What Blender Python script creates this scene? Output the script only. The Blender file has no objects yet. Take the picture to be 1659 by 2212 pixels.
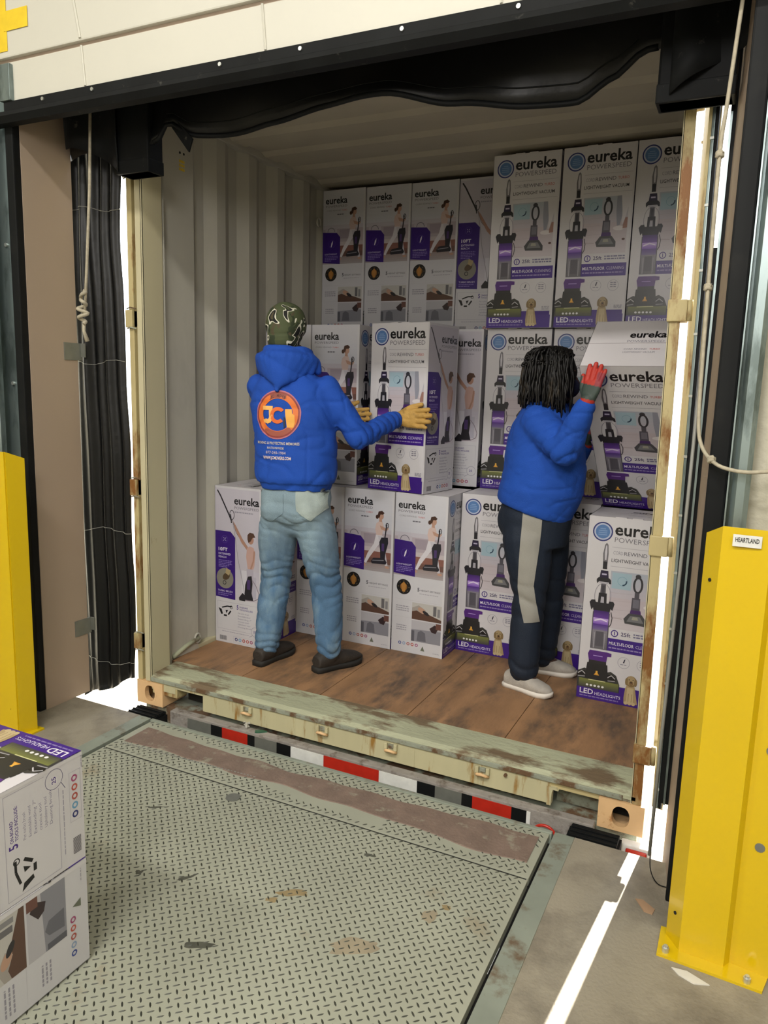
import bpy, bmesh, math, random
import numpy as np
from mathutils import Vector, Matrix, noise
from mathutils.bvhtree import BVHTree
random.seed(7)
S = bpy.context.scene
COL = S.collection

# ------------------------------------------------------------------ camera, world, sun, lamps, exposure
cam_data = bpy.data.cameras.new('camera')
cam = bpy.data.objects.new('camera', cam_data); COL.objects.link(cam)
cam_data.sensor_fit = 'HORIZONTAL'; cam_data.sensor_width = 36.0
cam_data.lens = 1625.6 / 1659 * 36.0
cam_data.clip_start = 0.02
_r = Vector((0.89825656, 0.43848092, 0.02948944)); _u = Vector((-0.09841719, 0.13530839, 0.98590349)); _f = Vector((-0.4283097, 0.88849655, -0.16469571))
M = Matrix(((_r.x, _u.x, -_f.x, 2.6542), (_r.y, _u.y, -_f.y, -2.7129), (_r.z, _u.z, -_f.z, 1.5861), (0, 0, 0, 1)))
cam.matrix_world = M
S.camera = cam

world = bpy.data.worlds.new('sky'); S.world = world; world.use_nodes = True
bg = world.node_tree.nodes['Background']
bg.inputs[0].default_value = (0.80, 0.88, 1.0, 1); bg.inputs[1].default_value = 5.0

sun_d = bpy.data.lights.new('sun', 'SUN'); sun = bpy.data.objects.new('sun', sun_d); COL.objects.link(sun)
sun_d.energy = 34.0; sun_d.angle = math.radians(0.6); sun_d.color = (1.0, 0.93, 0.82)
sun.rotation_euler = Vector((-0.068, -0.80, -0.60)).to_track_quat('-Z', 'Y').to_euler()

LAMPS = [(-1.6, -4.6, 5.6, 150), (1.6, -4.6, 5.6, 190), (4.8, -4.6, 5.6, 150), (0.2, -8.5, 5.6, 140), (4.2, -8.5, 5.6, 140)]
for i, (lx, ly, lz, e) in enumerate(LAMPS):
    d = bpy.data.lights.new('high_bay_light', 'AREA'); d.shape = 'RECTANGLE'; d.size = 1.2; d.size_y = 0.5
    d.energy = e; d.color = (1.0, 0.965, 0.90)
    o = bpy.data.objects.new('high_bay_light', d); COL.objects.link(o); o.location = (lx, ly, lz)
# a dock light arm lamp just inside the door lights the container
d = bpy.data.lights.new('dock_light', 'AREA'); d.shape = 'DISK'; d.size = 0.9; d.energy = 46; d.color = (1.0, 0.96, 0.94)
o = bpy.data.objects.new('dock_light', d); COL.objects.link(o); o.location = (2.3, -3.6, 2.9)
o.rotation_euler = (Vector((1.0, 1.2, 1.3)) - Vector(o.location)).to_track_quat('-Z', 'Y').to_euler()

vs = S.view_settings
S.display_settings.display_device = 'sRGB'
vs.view_transform = 'Standard'; vs.look = 'None'; vs.exposure = 0.0; vs.gamma = 1.0; vs.use_curve_mapping = False

# ------------------------------------------------------------------ helpers
def lin(c):
    return tuple((x / 12.92 if x <= 0.04045 else ((x + 0.055) / 1.055) ** 2.4) for x in c)
def hx(h):
    h = h.lstrip('#'); return lin(tuple(int(h[i:i+2], 16) / 255 for i in (0, 2, 4)))

def mat(name, col, rough=0.6, metal=0.0, var=0.12, scale=6.0, col2=None, mask=(0.5, 0.6), mscale=3.0, bump=0.0, bscale=60.0, stretch=(1, 1, 1), coat=0.0, spec=0.5, mdetail=6.0):
    """procedural: base colour with noise variation, an optional second colour in noise patches, fine bump"""
    m = bpy.data.materials.new(name); m.use_nodes = True
    nt = m.node_tree; N = nt.nodes; L = nt.links; b = N['Principled BSDF']
    tc = N.new('ShaderNodeTexCoord'); mp = N.new('ShaderNodeMapping'); mp.inputs['Scale'].default_value = stretch
    L.new(tc.outputs['Object'], mp.inputs[0])
    n1 = N.new('ShaderNodeTexNoise'); n1.inputs['Scale'].default_value = scale; n1.inputs['Detail'].default_value = 5
    L.new(mp.outputs[0], n1.inputs['Vector'])
    r1 = N.new('ShaderNodeValToRGB')
    c = hx(col)
    r1.color_ramp.elements[0].position = 0.3; r1.color_ramp.elements[1].position = 0.7
    r1.color_ramp.elements[0].color = (*[x * (1 - var) for x in c], 1); r1.color_ramp.elements[1].color = (*[min(1, x * (1 + var)) for x in c], 1)
    L.new(n1.outputs[0], r1.inputs[0]); out = r1.outputs[0]
    if col2:
        n2 = N.new('ShaderNodeTexNoise'); n2.inputs['Scale'].default_value = mscale; n2.inputs['Detail'].default_value = mdetail; n2.inputs['Roughness'].default_value = 0.65
        L.new(mp.outputs[0], n2.inputs['Vector'])
        r2 = N.new('ShaderNodeValToRGB'); r2.color_ramp.elements[0].position = mask[0]; r2.color_ramp.elements[1].position = mask[1]
        L.new(n2.outputs[0], r2.inputs[0])
        mx = N.new('ShaderNodeMixRGB'); mx.inputs[2].default_value = (*hx(col2), 1)
        L.new(r2.outputs[0], mx.inputs[0]); L.new(out, mx.inputs[1]); out = mx.outputs[0]
    L.new(out, b.inputs['Base Color'])
    b.inputs['Roughness'].default_value = rough; b.inputs['Metallic'].default_value = metal
    b.inputs['Specular IOR Level'].default_value = spec
    if coat: b.inputs['Coat Weight'].default_value = coat
    if bump:
        n3 = N.new('ShaderNodeTexNoise'); n3.inputs['Scale'].default_value = bscale; n3.inputs['Detail'].default_value = 4
        L.new(mp.outputs[0], n3.inputs['Vector'])
        bp = N.new('ShaderNodeBump'); bp.inputs['Strength'].default_value = bump; bp.inputs['Distance'].default_value = 0.01
        L.new(n3.outputs[0], bp.inputs['Height']); L.new(bp.outputs[0], b.inputs['Normal'])
    m.diffuse_color = (*c, 1)
    return m

def ink_mat(name, rough=0.35):
    m = bpy.data.materials.new(name); m.use_nodes = True
    nt = m.node_tree; b = nt.nodes['Principled BSDF']
    a = nt.nodes.new('ShaderNodeVertexColor'); a.layer_name = 'Col'
    nt.links.new(a.outputs[0], b.inputs['Base Color']); b.inputs['Roughness'].default_value = rough
    return m

def mesh_obj(name, verts, faces, m=None, parent=None, smooth=False, loc=None, rotz=0.0):
    me = bpy.data.meshes.new(name); me.from_pydata([tuple(v) for v in verts], [], faces); me.update()
    if m: me.materials.append(m)
    if smooth: me.shade_smooth()
    o = bpy.data.objects.new(name, me); COL.objects.link(o)
    if parent: o.parent = parent
    if loc is not None: o.location = loc
    o.rotation_euler[2] = rotz
    return o

def empty(name, loc=(0, 0, 0), rotz=0.0):
    o = bpy.data.objects.new(name, None); COL.objects.link(o); o.location = loc; o.rotation_euler = (0, 0, rotz); o.empty_display_size = 0.1
    return o
def tag(o, label, cat, group=None):
    o['label'] = label; o['category'] = cat
    if group: o['group'] = group
    return o
def struct(o): o['kind'] = 'structure'; return o
def inst(o, parent=None, loc=None, rot=None):
    c = o.copy(); COL.objects.link(c)
    if parent is not None: c.parent = parent
    if loc is not None: c.location = loc
    if rot is not None: c.rotation_euler = rot
    return c

class G:
    """collects geometry for ONE mesh"""
    def __init__(s): s.v = []; s.f = []
    def add(s, vs_, fs):
        n = len(s.v); s.v += [tuple(v) for v in vs_]; s.f += [tuple(i + n for i in f) for f in fs]; return s
    def box(s, x0, x1, y0, y1, z0, z1, bev=0.0, rot=None, c=None):
        bm = bmesh.new(); bmesh.ops.create_cube(bm, size=1)
        for v in bm.verts: v.co = Vector(((x0 + x1) / 2 + v.co.x * (x1 - x0), (y0 + y1) / 2 + v.co.y * (y1 - y0), (z0 + z1) / 2 + v.co.z * (z1 - z0)))
        if bev: bmesh.ops.bevel(bm, geom=bm.edges[:], offset=bev, segments=2, affect='EDGES', profile=0.6)
        bm.verts.index_update()
        vs_ = [v.co.copy() for v in bm.verts]; fs = [[v.index for v in f.verts] for f in bm.faces]; bm.free()
        if rot is not None:
            c = Vector(c) if c is not None else Vector(((x0 + x1) / 2, (y0 + y1) / 2, (z0 + z1) / 2))
            vs_ = [rot @ (v - c) + c for v in vs_]
        return s.add(vs_, fs)
    def cyl(s, p, q, r, n=12, r2=None):
        p = Vector(p); q = Vector(q); r2 = r if r2 is None else r2
        d = (q - p).normalized(); a = d.orthogonal().normalized(); b = d.cross(a)
        vs_ = [p + (a * math.cos(t) + b * math.sin(t)) * r for t in [2 * math.pi * i / n for i in range(n)]]
        vs_ += [q + (a * math.cos(t) + b * math.sin(t)) * r2 for t in [2 * math.pi * i / n for i in range(n)]]
        return s.add(vs_, [[i, (i + 1) % n, n + (i + 1) % n, n + i] for i in range(n)] + [list(range(n))[::-1], list(range(n, 2 * n))])
    def tube(s, pts, r, n=8):
        pts = [Vector(p) for p in pts]; rings = []
        a = (pts[1] - pts[0]).orthogonal().normalized()
        for i, p in enumerate(pts):
            d = (pts[min(i + 1, len(pts) - 1)] - pts[max(i - 1, 0)]).normalized()
            a = (a - d * a.dot(d)).normalized(); b = d.cross(a)
            rr = r[i] if isinstance(r, (list, tuple)) else r
            rings.append([p + (a * math.cos(2 * math.pi * k / n) + b * math.sin(2 * math.pi * k / n)) * rr for k in range(n)])
        vs_ = [v for R_ in rings for v in R_]
        fs = [[i * n + k, i * n + (k + 1) % n, (i + 1) * n + (k + 1) % n, (i + 1) * n + k] for i in range(len(pts) - 1) for k in range(n)]
        fs += [list(range(n))[::-1], [(len(pts) - 1) * n + k for k in range(n)]]
        return s.add(vs_, fs)
    def prism(s, poly, z0, z1):
        n = len(poly)
        vs_ = [(x, y, z0) for x, y in poly] + [(x, y, z1) for x, y in poly]
        return s.add(vs_, [[i, (i + 1) % n, n + (i + 1) % n, n + i] for i in range(n)] + [list(range(n))[::-1], list(range(n, 2 * n))])
    def quadprism(s, P, axis, a0, a1):
        """extrude a 2-D polygon along an axis: 'x' poly in (y,z); 'y' poly in (x,z)"""
        n = len(P)
        mk = (lambda q, a: (a, q[0], q[1])) if axis == 'x' else (lambda q, a: (q[0], a, q[1]))
        vs_ = [mk(q, a0) for q in P] + [mk(q, a1) for q in P]
        return s.add(vs_, [[i, (i + 1) % n, n + (i + 1) % n, n + i] for i in range(n)] + [list(range(n))[::-1], list(range(n, 2 * n))])
    def sheet(s, fn, nu, nv, th=0.0):
        """grid sheet fn(u,v)->point, given thickness by offsetting in y"""
        vs_ = [Vector(fn(i / nu, j / nv)) for j in range(nv + 1) for i in range(nu + 1)]
        k = len(vs_); W_ = nu + 1
        fs = [[j * W_ + i, j * W_ + i + 1, (j + 1) * W_ + i + 1, (j + 1) * W_ + i] for j in range(nv) for i in range(nu)]
        if th:
            vs_ += [v + Vector((0, th, 0)) for v in vs_]
            fs += [[k + q for q in f[::-1]] for f in fs[:nu * nv]]
            for i in range(nu): fs += [[i + 1, i, k + i, k + i + 1], [nv * W_ + i, nv * W_ + i + 1, k + nv * W_ + i + 1, k + nv * W_ + i]]
            for j in range(nv): fs += [[j * W_, (j + 1) * W_, k + (j + 1) * W_, k + j * W_], [(j + 1) * W_ + nu, j * W_ + nu, k + j * W_ + nu, k + (j + 1) * W_ + nu]]
        return s.add(vs_, fs)
    def build(s, name, m=None, parent=None, smooth=False, **kw):
        o = mesh_obj(name, s.v, s.f, m, parent, smooth, **kw)
        bm = bmesh.new(); bm.from_mesh(o.data); bmesh.ops.recalc_face_normals(bm, faces=bm.faces); bm.to_mesh(o.data); bm.free()
        return o
def box(name, dims, m, parent=None, bev=0.0, **kw):
    return G().box(*dims, bev=bev).build(name, m, parent, **kw)

# ------------------------------------------------------------------ materials
M_conc = mat('concrete_floor', '#8f8878', 0.62, var=0.12, scale=2.5, col2='#6e675b', mask=(0.45, 0.68), mscale=3.5, bump=0.25, bscale=90)
M_wallpaint = mat('wall_paint', '#d9d6c6', 0.7, var=0.04, scale=3)
M_wallconc = mat('wall_concrete', '#bdb9a8', 0.8, var=0.06, scale=3, col2='#a9a593', mask=(.5, .7), bump=0.4, bscale=40)
M_beige = mat('beige_paint', '#a08f7e', 0.6, var=0.03, scale=2)
M_doorw = mat('door_white_paint', '#cbc9bd', 0.45, var=0.03, scale=2, bump=0.05, bscale=14)
M_black = mat('black_rubber', '#0e1011', 0.6, spec=.2, var=0.25, scale=5, col2='#1a1a19', mask=(.55, .75), mscale=6)
M_vinyl = mat('black_vinyl_curtain', '#08090a', 0.42, spec=.35, var=0.2, scale=4, bump=0.15, bscale=25)
M_seal = mat('black_seal_worn', '#121415', 0.65, spec=.2, var=0.3, scale=9, col2='#4a4944', mask=(.64, .74), mscale=22)
M_galv = mat('galvanised_steel', '#8c9a9a', 0.38, 0.75, var=0.16, scale=5, col2='#6a7675', mask=(.5, .6), mscale=7, stretch=(1, 1, .3))
M_yellow = mat('yellow_safety_paint', '#cdae0d', 0.28, var=0.04, scale=2, col2='#c9a50a', mask=(.6, .8), mscale=2, coat=0.2)
M_yellowtape = mat('yellow_tape', '#e6c52a', 0.45, var=0.08, scale=20)
M_cream = mat('container_cream_paint', '#b9b293', 0.5, var=0.06, scale=2.5, col2='#7d5a2c', mask=(.66, .74), mscale=4.5, stretch=(1, 1, .45), mdetail=8)
M_rusty = mat('rusty_cream_paint', '#b3a578', 0.6, var=0.1, scale=4, col2='#7a4f1f', mask=(.52, .62), mscale=7, stretch=(1, 1, .35), mdetail=9, bump=.2)
M_postglare = mat('cream_gloss_sunlit', '#d8c9a0', 0.16, var=0.05, scale=4, coat=1.0)  # cream made lighter and glossier to boost the sunlit glare
M_inner = mat('container_wall_paint', '#b3b0a4', 0.55, var=0.05, scale=1.5, col2='#9a978e', mask=(.5, .75), mscale=1.6, stretch=(1, 1, .5))
M_roof = mat('container_roof_paint', '#b3ac9c', 0.6, var=0.08, scale=2)
M_rust = mat('rust_steel', '#8a8f80', 0.75, var=0.18, scale=7, col2='#5f4730', mask=(.47, .58), mscale=9, bump=.4, bscale=50)
M_sill = mat('sill_green_worn_paint', '#a3a68c', 0.6, var=0.12, scale=5, col2='#6b5b45', mask=(.50, .60), mscale=5.5, stretch=(.6, 1.6, 1), mdetail=10, bump=.4, bscale=40)
M_face = mat('sill_face_paint', '#b5af8d', 0.6, var=0.08, scale=4, col2='#8e6a30', mask=(.56, .66), mscale=7, stretch=(2.2, 1, .35), mdetail=8)
M_orange = mat('warm_bounce_paint', '#d6b183', 0.6, var=0.08, scale=9, col2='#a56a35', mask=(.6, .7), mscale=12)  # orange bounce light from the sunlit yard is put into this colour
M_ply = mat('plywood_floor', '#94704f', 0.62, var=0.2, scale=5, col2='#5a493b', mask=(.46, .66), mscale=4.2, stretch=(2.0, .7, 1), mdetail=9, bump=.25, bscale=35)
M_plate = mat('tread_plate_paint', '#9b9d8d', 0.5, var=0.08, scale=3, col2='#8b7a5e', mask=(.60, .74), mscale=2.6, mdetail=9)
M_lug = mat('worn_lug', '#3a3c33', 0.5, 0.2, var=0.2, scale=30)
M_dirt = mat('brown_dirt_on_steel', '#77655a', 0.75, var=0.16, scale=14, col2='#8f8a79', mask=(.56, .64), mscale=11, mdetail=10, bump=.3, bscale=80)
M_angle = mat('green_angle_steel', '#8b9286', 0.6, 0.2, var=0.14, scale=6, col2='#6c5b48', mask=(.54, .66), mscale=8, mdetail=9)
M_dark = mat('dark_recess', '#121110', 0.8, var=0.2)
M_bar = mat('grey_bar_top', '#8c8781', 0.8, var=0.15, scale=14, col2='#5c5148', mask=(.52, .68), mscale=18, bump=.4)
M_red = mat('red_reflective_tape', '#b02a1d', 0.3, var=0.1, scale=30)
M_white = mat('white_reflective_tape', '#d5d6d2', 0.3, var=0.08, scale=30)
M_board = mat('white_carton_board', '#c8c4c7', 0.42, var=0.02, scale=4)
M_kraft = mat('kraft_board_edge', '#5a4030', 0.8, var=0.15, scale=20)
M_ink = ink_mat('carton_print', 0.33)
M_ink2 = ink_mat('screen_print', 0.6)
M_rope = mat('rope', '#a8a08c', 0.85, var=0.15, scale=60)
M_bolt = mat('zinc_bolt', '#c9ccc8', 0.35, 0.8, var=0.1, scale=30)
M_greybr = mat('grey_bracket', '#81837c', 0.5, 0.5, var=0.1, scale=20)
M_ground = mat('yard_concrete', '#b9b2a4', 0.8, var=0.08, scale=1.5)
M_stripew = mat('wire_white', '#85857f', 0.5, var=0.05)

# ------------------------------------------------------------------ the setting
FX0, FX1 = 0.235, 2.150          # leveler opening
WY = -0.33                      # inner face of the dock wall
JL, JR = -0.267, 2.557           # door opening
FY = -0.155                     # edge of the dock floor
fl = G()
fl.box(-6, FX0 - .075, -11, FY, -.25, 0).box(FX1 + .075, 8, -11, FY, -.25, 0).box(FX0 - .075, FX1 + .075, -11, -2.52, -.25, 0)
fl = struct(fl.build('floor', M_conc))
fg = G().box(-30, 30, -0.16, 60, -1.45, -1.30).build('floor_2', M_ground); struct(fg)
pit = G().box(-6, 8, -0.17, -.165, -1.3, -.25).box(FX0 - .08, FX1 + .08, -2.6, -.3, -.6, -.55).build('trim_5', M_conc); struct(pit)
w = G()
w.box(-6, JL - .01, WY, -.065, 0, 5.8).box(JR + .02, 8, WY, -.065, 0, 5.8).box(JL - .01, JR + .02, WY, -.065, 3.05, 5.8)
struct(w.build('wall_front', M_wallconc))
struct(box('wall_left', (-6.15, -6, -11, WY, 0, 5.8), M_wallpaint)); struct(box('wall_right', (8, 8.15, -11, WY, 0, 5.8), M_wallpaint))
struct(box('wall_back', (-6.15, 8.15, -11.15, -11, 0, 5.8), M_wallpaint)); struct(box('ceiling', (-6.15, 8.15, -11.15, -.065, 5.8, 5.95), M_wallpaint))
struct(box('trim_1', (JL - .01, JL, WY, -.065, 0, 3.05), M_beige))                                  # beige left jamb board
jr = G().prism([(2.557, WY), (2.577, WY), (2.537, -.005), (2.516, -.005)], -.25, 3.05).build('trim_2', M_beige); struct(jr)
# black jamb seals
struct(box('trim_3', (JL - .052, JL - .004, WY - .035, WY + .012, 0.0, 2.66), M_black, bev=.006))
struct(box('trim_4', (2.553, 2.606, WY - .035, WY - .001, 0.0, 3.05), M_black, bev=.006))

# overhead door, raised: only its lowest sections hang in view
dr = empty('door_1', (0, 0, 0)); struct(dr)
box('door_panel', (-.245, 2.60, -.405, -.36, 2.692, 2.845), M_doorw, dr, bev=.004)
box('door_panel', (-.50, 2.60, -.410, -.36, 2.862, 3.32), M_doorw, dr, bev=.006)
box('door_panel', (-.50, 2.60, -.410, -.36, 3.335, 3.80), M_doorw, dr, bev=.006)
box('panel_joint', (-.50, 2.60, -.392, -.365, 2.845, 2.862), M_beige, dr)
for rx in (.19, 1.03, 1.86):
    G().tube([(rx + .014, -.407, 2.70), (rx, -.407, 2.845)], .005, 6).build('panel_rib', M_doorw, dr)
    G().tube([(rx, -.412, 2.87), (rx - .09, -.412, 3.30)], .006, 6).build('panel_rib', M_doorw, dr)
for x in (-.44,):
    box('roller_bracket', (-.262, -.198, -.425, -.40, 2.695, 2.835), M_galv, dr, bev=.003)
box('seal_retainer', (-.25, 2.60, -.416, -.355, 2.658, 2.694), M_seal, dr, bev=.002)
G().quadprism([(-.418, 2.658), (-.424, 2.640), (-.405, 2.618), (-.362, 2.618), (-.350, 2.640), (-.355, 2.658)], 'x', -.37, 2.60).build('bottom_seal', M_seal, dr)
bx0 = -.05
for i, bx_ in enumerate((-.02, .25, .86, 1.19, 1.56, 1.93)):
    G().cyl((bx_, -.416, 2.678), (bx_, -.421, 2.678), .007, 10).build('bolt', M_bolt, dr)
tp = empty('yellow_tape_cross', (-.18, -.4115, 2.97)); tag(tp, 'cross of yellow tape stuck on the white overhead door', 'tape')
box('tape_strip', (-.10, -.035, -.0012, 0, -.085, .135), M_yellowtape, tp)
box('tape_strip', (-.050, .088, -.0026, -.0013, -.012, .062), M_yellowtape, tp)

# door tracks
def track(name, x0, x1, lab, seal_left):
    t = empty(name, ((x0 + x1) / 2, -.36, 0)); cx = (x0 + x1) / 2
    X = lambda a: a - cx
    g = G()
    s = 1 if seal_left else -1
    a, b = (x0, x1) if seal_left else (x1, x0)
    # angle iron: a leg on the wall, a leg standing out, and the curled track lip
    g.box(min(X(a), X(b)), max(X(a), X(b)), 0.022, .028, .02, 2.85).box(*sorted((X(a), X(a) + s * .004)), -.055, .024, .02, 2.85)
    g.build('wall_angle', M_galv, t)
    g2 = G()
    pts = [(X(a) + s * .012, -.015), (X(a) + s * .012, -.045), (X(a) + s * .024, -.058), (X(a) + s * .045, -.058), (X(a) + s * .058, -.045), (X(a) + s * .058, -.02)]
    th = .003
    outer = pts; inner = [(px + (0 if 0 < i < 5 else 0), py + th) for i, (px, py) in enumerate(pts)]
    for i in range(len(pts) - 1):
        p, q = pts[i], pts[i + 1]
        n = Vector((-(q[1] - p[1]), q[0] - p[0])).normalized() * th
        g2.prism([p, q, (q[0] + n.x, q[1] + n.y), (p[0] + n.x, p[1] + n.y)], .02, 2.66)
    g2.build('track_channel', M_galv, t)
    for z in (.35, .95, 1.55, 2.15):
        G().cyl((X(a) + s * .075 if abs(x1 - x0) > .09 else X(a) + s * .03, .022, z), (X(a) + s * .075 if abs(x1 - x0) > .09 else X(a) + s * .03, .012, z), .008, 8).build('bolt', M_bolt, t)
    tag(t, lab, 'door track')
    return t
track('door_track', -.325, -.445, 'galvanised steel door track behind the yellow guard at the far left', False) if False else None
tl = track('door_track', -.445, -.322, 'galvanised door track left of the beige jamb, behind the cropped yellow guard', True)
tr = track('door_track', 2.608, 2.665, 'galvanised door track right of the doorway, above the tall yellow guard', True)

# ------------------------------------------------------------------ dock shelter: head curtain, side curtains, corner pads
sh = empty('dock_shelter', (1.2, -.06, 0)); tag(sh, 'black vinyl dock shelter curtains hanging around the doorway', 'dock shelter')
O = Vector((-1.2, .06, 0))
def prof(tbl, x):
    for (a, za), (b, zb) in zip(tbl, tbl[1:]):
        if x <= b:
            t = (x - a) / (b - a); t = t * t * (3 - 2 * t); return za + (zb - za) * max(0, min(1, t))
    return tbl[-1][1]
HB = [(-.30, 2.56), (.30, 2.56), (.36, 2.63), (.46, 2.582), (.85, 2.594), (1.065, 2.622), (1.36, 2.604), (1.62, 2.56), (1.85, 2.528), (2.02, 2.534), (2.13, 2.585), (2.245, 2.637), (2.4, 2.62), (2.60, 2.60)]
def head(u, v):
    x = -.285 + u * 2.85
    zb = prof(HB, x); z = zb + (3.10 - zb) * v
    y = -.085 - .05 * (1 - v) * math.sin(x * 5 + 1) * math.exp(-3 * v) + .02 * math.sin(x * 13) * (1 - v)
    y = min(y, -.02)
    return O + Vector((x, y, z))
c1 = G().sheet(head, 90, 14, .006).build('head_curtain', M_vinyl, sh, smooth=True)
hem = [head(i / 90, 0.0) + Vector((0, .002, .004)) for i in range(18, 82)]
G().tube(hem, .010, 8).build('curtain_hem', M_black, sh, smooth=True)
hem2 = [head(i / 90, 0.10) + Vector((0, -.003, 0)) for i in range(20, 80)]
G().tube(hem2, .0022, 5).build('curtain_stitching', M_seal, sh, smooth=True)
G().add([O + Vector(q) for q in ((.30, -.10, 2.70), (.335, -.10, 2.70), (.475, -.10, 2.565), (.455, -.10, 2.515), (.30, -.108, 2.70), (.335, -.108, 2.70), (.475, -.108, 2.565), (.455, -.108, 2.515))],
        [[0, 1, 2, 3], [7, 6, 5, 4], [0, 4, 5, 1], [1, 5, 6, 2], [2, 6, 7, 3], [3, 7, 4, 0]]).build('strap', M_seal, sh)
for (x0, x1, z0) in ((.085, .262, 2.452), (2.292, 2.512, 2.462)):
    box('corner_pad', (O.x + x0, O.x + x1, O.y - .135, O.y - .045, z0, 3.05), M_black, sh, bev=.008)
    box('pad_band', (O.x + x0 - .002, O.x + x1 + .002, O.y - .138, O.y - .042, z0, z0 + .055), M_seal, sh, bev=.004)
# drooping pieces of vinyl over the pads
def droop(x0, x1, zl, zr, sag):
    def fn(u, v):
        x = x0 + (x1 - x0) * u
        zb = zl + (zr - zl) * u - sag * math.sin(math.pi * u)
        return O + Vector((x, -.15 - .025 * math.sin(u * 6 + v * 2) * (1 - v), zb + (3.05 - zb) * v))
    return fn
G().sheet(droop(-.20, .10, 2.58, 2.46, -.03), 24, 8, .005).build('side_flap', M_seal, sh, smooth=True)
G().sheet(droop(2.33, 2.545, 2.48, 2.60, .0), 24, 8, .005).build('side_flap', M_seal, sh, smooth=True)
# left side curtain with folds, its ragged right edge clear of the container post
def side(u, v):
    z = v * 2.75 + (1 - v) * (-.055 + .13 * u + .012 * math.sin(u * 9))
    xr = prof([(-1, -.031), (.1, -.031), (.3, -.019), (.5, -.023), (.8, -.031), (1.2, -.033), (1.6, -.044), (1.95, -.055), (2.2, -.061), (2.6, -.047), (3, -.047)], z) - .004 * math.sin(z * 9)
    xr -= .020
    x = -.345 + u * (xr + .345)
    y = -.028 + .060 * u + .016 * (1 - u) * math.sin(u * 15 + 1.2 * math.sin(z * 1.6)) + .008 * math.sin(u * 31 + z)
    return O + Vector((x, y, z))
G().sheet(side, 60, 60, .004).build('side_curtain', M_vinyl, sh, smooth=True)
for z in (.15, .84, 1.66, 2.36):
    pts = []
    for i in range(0, 61, 2):
        u = i / 60; q = side(u, (z + .06) / 2.8); pts.append(Vector((q.x, q.y - .003, z + .012 * math.sin(u * 7 + z * 5))))
    G().tube(pts, .0015, 5).build('curtain_seam', M_stripew, sh)
for (pz, n) in ((1.70, 0), (.345, 1)):
    b_ = G().box(O.x - .268, O.x - .262, O.y - .145, O.y - .045, pz - .035, pz + .045).box(O.x - .268, O.x - .235, O.y - .05, O.y - .045, pz - .02, pz + .045)
    b_.build('angle_bracket', M_greybr, sh)

G().box(O.x + 2.500, O.x + 2.519, O.y - .018, O.y - .004, 2.05, 2.9).build('sun_block_seal', M_black, sh)
G().box(O.x + 2.486, O.x + 2.519, O.y - .018, O.y - .004, .14, 2.05).build('sun_block_seal', M_black, sh)  # black strips added to close the gap against a second sun streak
G().box(O.x + 2.500, O.x + 2.507, O.y - .026, O.y - .018, .14, 2.45).build('seal_strip', M_galv, sh)
# ropes
def sag(p, q, s, n=20):
    p = Vector(p); q = Vector(q); return [p.lerp(q, i / n) - Vector((0, 0, s * math.sin(math.pi * i / n))) for i in range(n + 1)]
rp = empty('pull_rope', (-.02, -.20, 1.7)); tag(rp, 'pale pull rope with a knotted end hanging beside the beige left jamb', 'rope')
ro = Vector((.02, .20, -1.7))
G().tube([Vector(q) + ro for q in ((.010, -.2, 2.75), (-.01, -.2, 2.4), (-.045, -.2, 2.05), (-.066, -.2, 1.86))], .0062, 8).build('rope_line', M_rope, rp, smooth=True)
kn = [Vector((-.072 + .022 * math.sin(t * 2.3) * math.exp(-.03 * t), -.205 + .012 * math.cos(t * 3.1), 1.965 - .016 * t)) + ro for t in np.linspace(0, 9, 50)]
G().tube(kn, .008, 8).build('knot', M_rope, rp, smooth=True)
G().tube([Vector(q) + ro for q in ((-.07, -.2, 1.83), (-.064, -.21, 1.79), (-.055, -.2, 1.745))], [.008, .007, .010], 8).build('rope_tail', M_rope, rp, smooth=True)
rr = empty('looped_rope', (2.51, -.36, 1.5)); tag(rr, 'pale rope hung down the right jamb and looped away to the right', 'rope')
ro = Vector((-2.51, .36, -1.5))
up = [(2.532, -.36, 2.78), (2.522, -.36, 2.62), (2.508, -.36, 2.36), (2.502, -.36, 2.24), (2.505, -.36, 1.92), (2.511, -.36, 1.60), (2.517, -.36, 1.49), (2.532, -.375, 1.44), (2.560, -.405, 1.408), (2.60, -.435, 1.39), (2.67, -.442, 1.385), (2.76, -.442, 1.41), (2.86, -.435, 1.50)]
def smoothpts(P, k=6):
    P = [Vector(p) for p in P]; out = []
    for i in range(len(P) - 1):
        p0, p1, p2, p3 = P[max(i - 1, 0)], P[i], P[i + 1], P[min(i + 2, len(P) - 1)]
        for j in range(k):
            t = j / k
            out.append(.5 * ((2 * p1) + (p2 - p0) * t + (2 * p0 - 5 * p1 + 4 * p2 - p3) * t * t + (3 * p1 - p0 - 3 * p2 + p3) * t ** 3))
    return out + [P[-1]]
G().tube([p + ro for p in smoothpts(up)], .0055, 8).build('rope_line', M_rope, rr, smooth=True)
for q in ((2.502, -.36, 2.235), (2.505, -.36, 1.885), (2.560, -.405, 1.41)):
    c = Vector(q) + ro
    G().tube([c + Vector((.007 * math.cos(t), .007 * math.sin(t), .004 * math.sin(t * 3) - .006 + t * .001)) for t in np.linspace(0, 12, 30)], .0055, 7).build('knot', M_rope, rr, smooth=True)
cb = G().tube([(0, 0, 1.9), (-.004, 0, 1.2), (-.012, 0, .6), (-.016, .01, .12)], .0052, 8).build('grey_cord', M_stripew, None, smooth=True, loc=(2.508, -.34, 0))
tag(cb, 'thin grey cord running straight down the right jamb to the floor', 'cord')
bc = G().tube(smoothpts([(0, 0, .16), (.004, 0, .06), (.028, 0, .012), (.06, .0, .006)]), .0018, 6).build('black_wire', M_black, None, smooth=True, loc=(2.492, -.30, 0))
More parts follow.
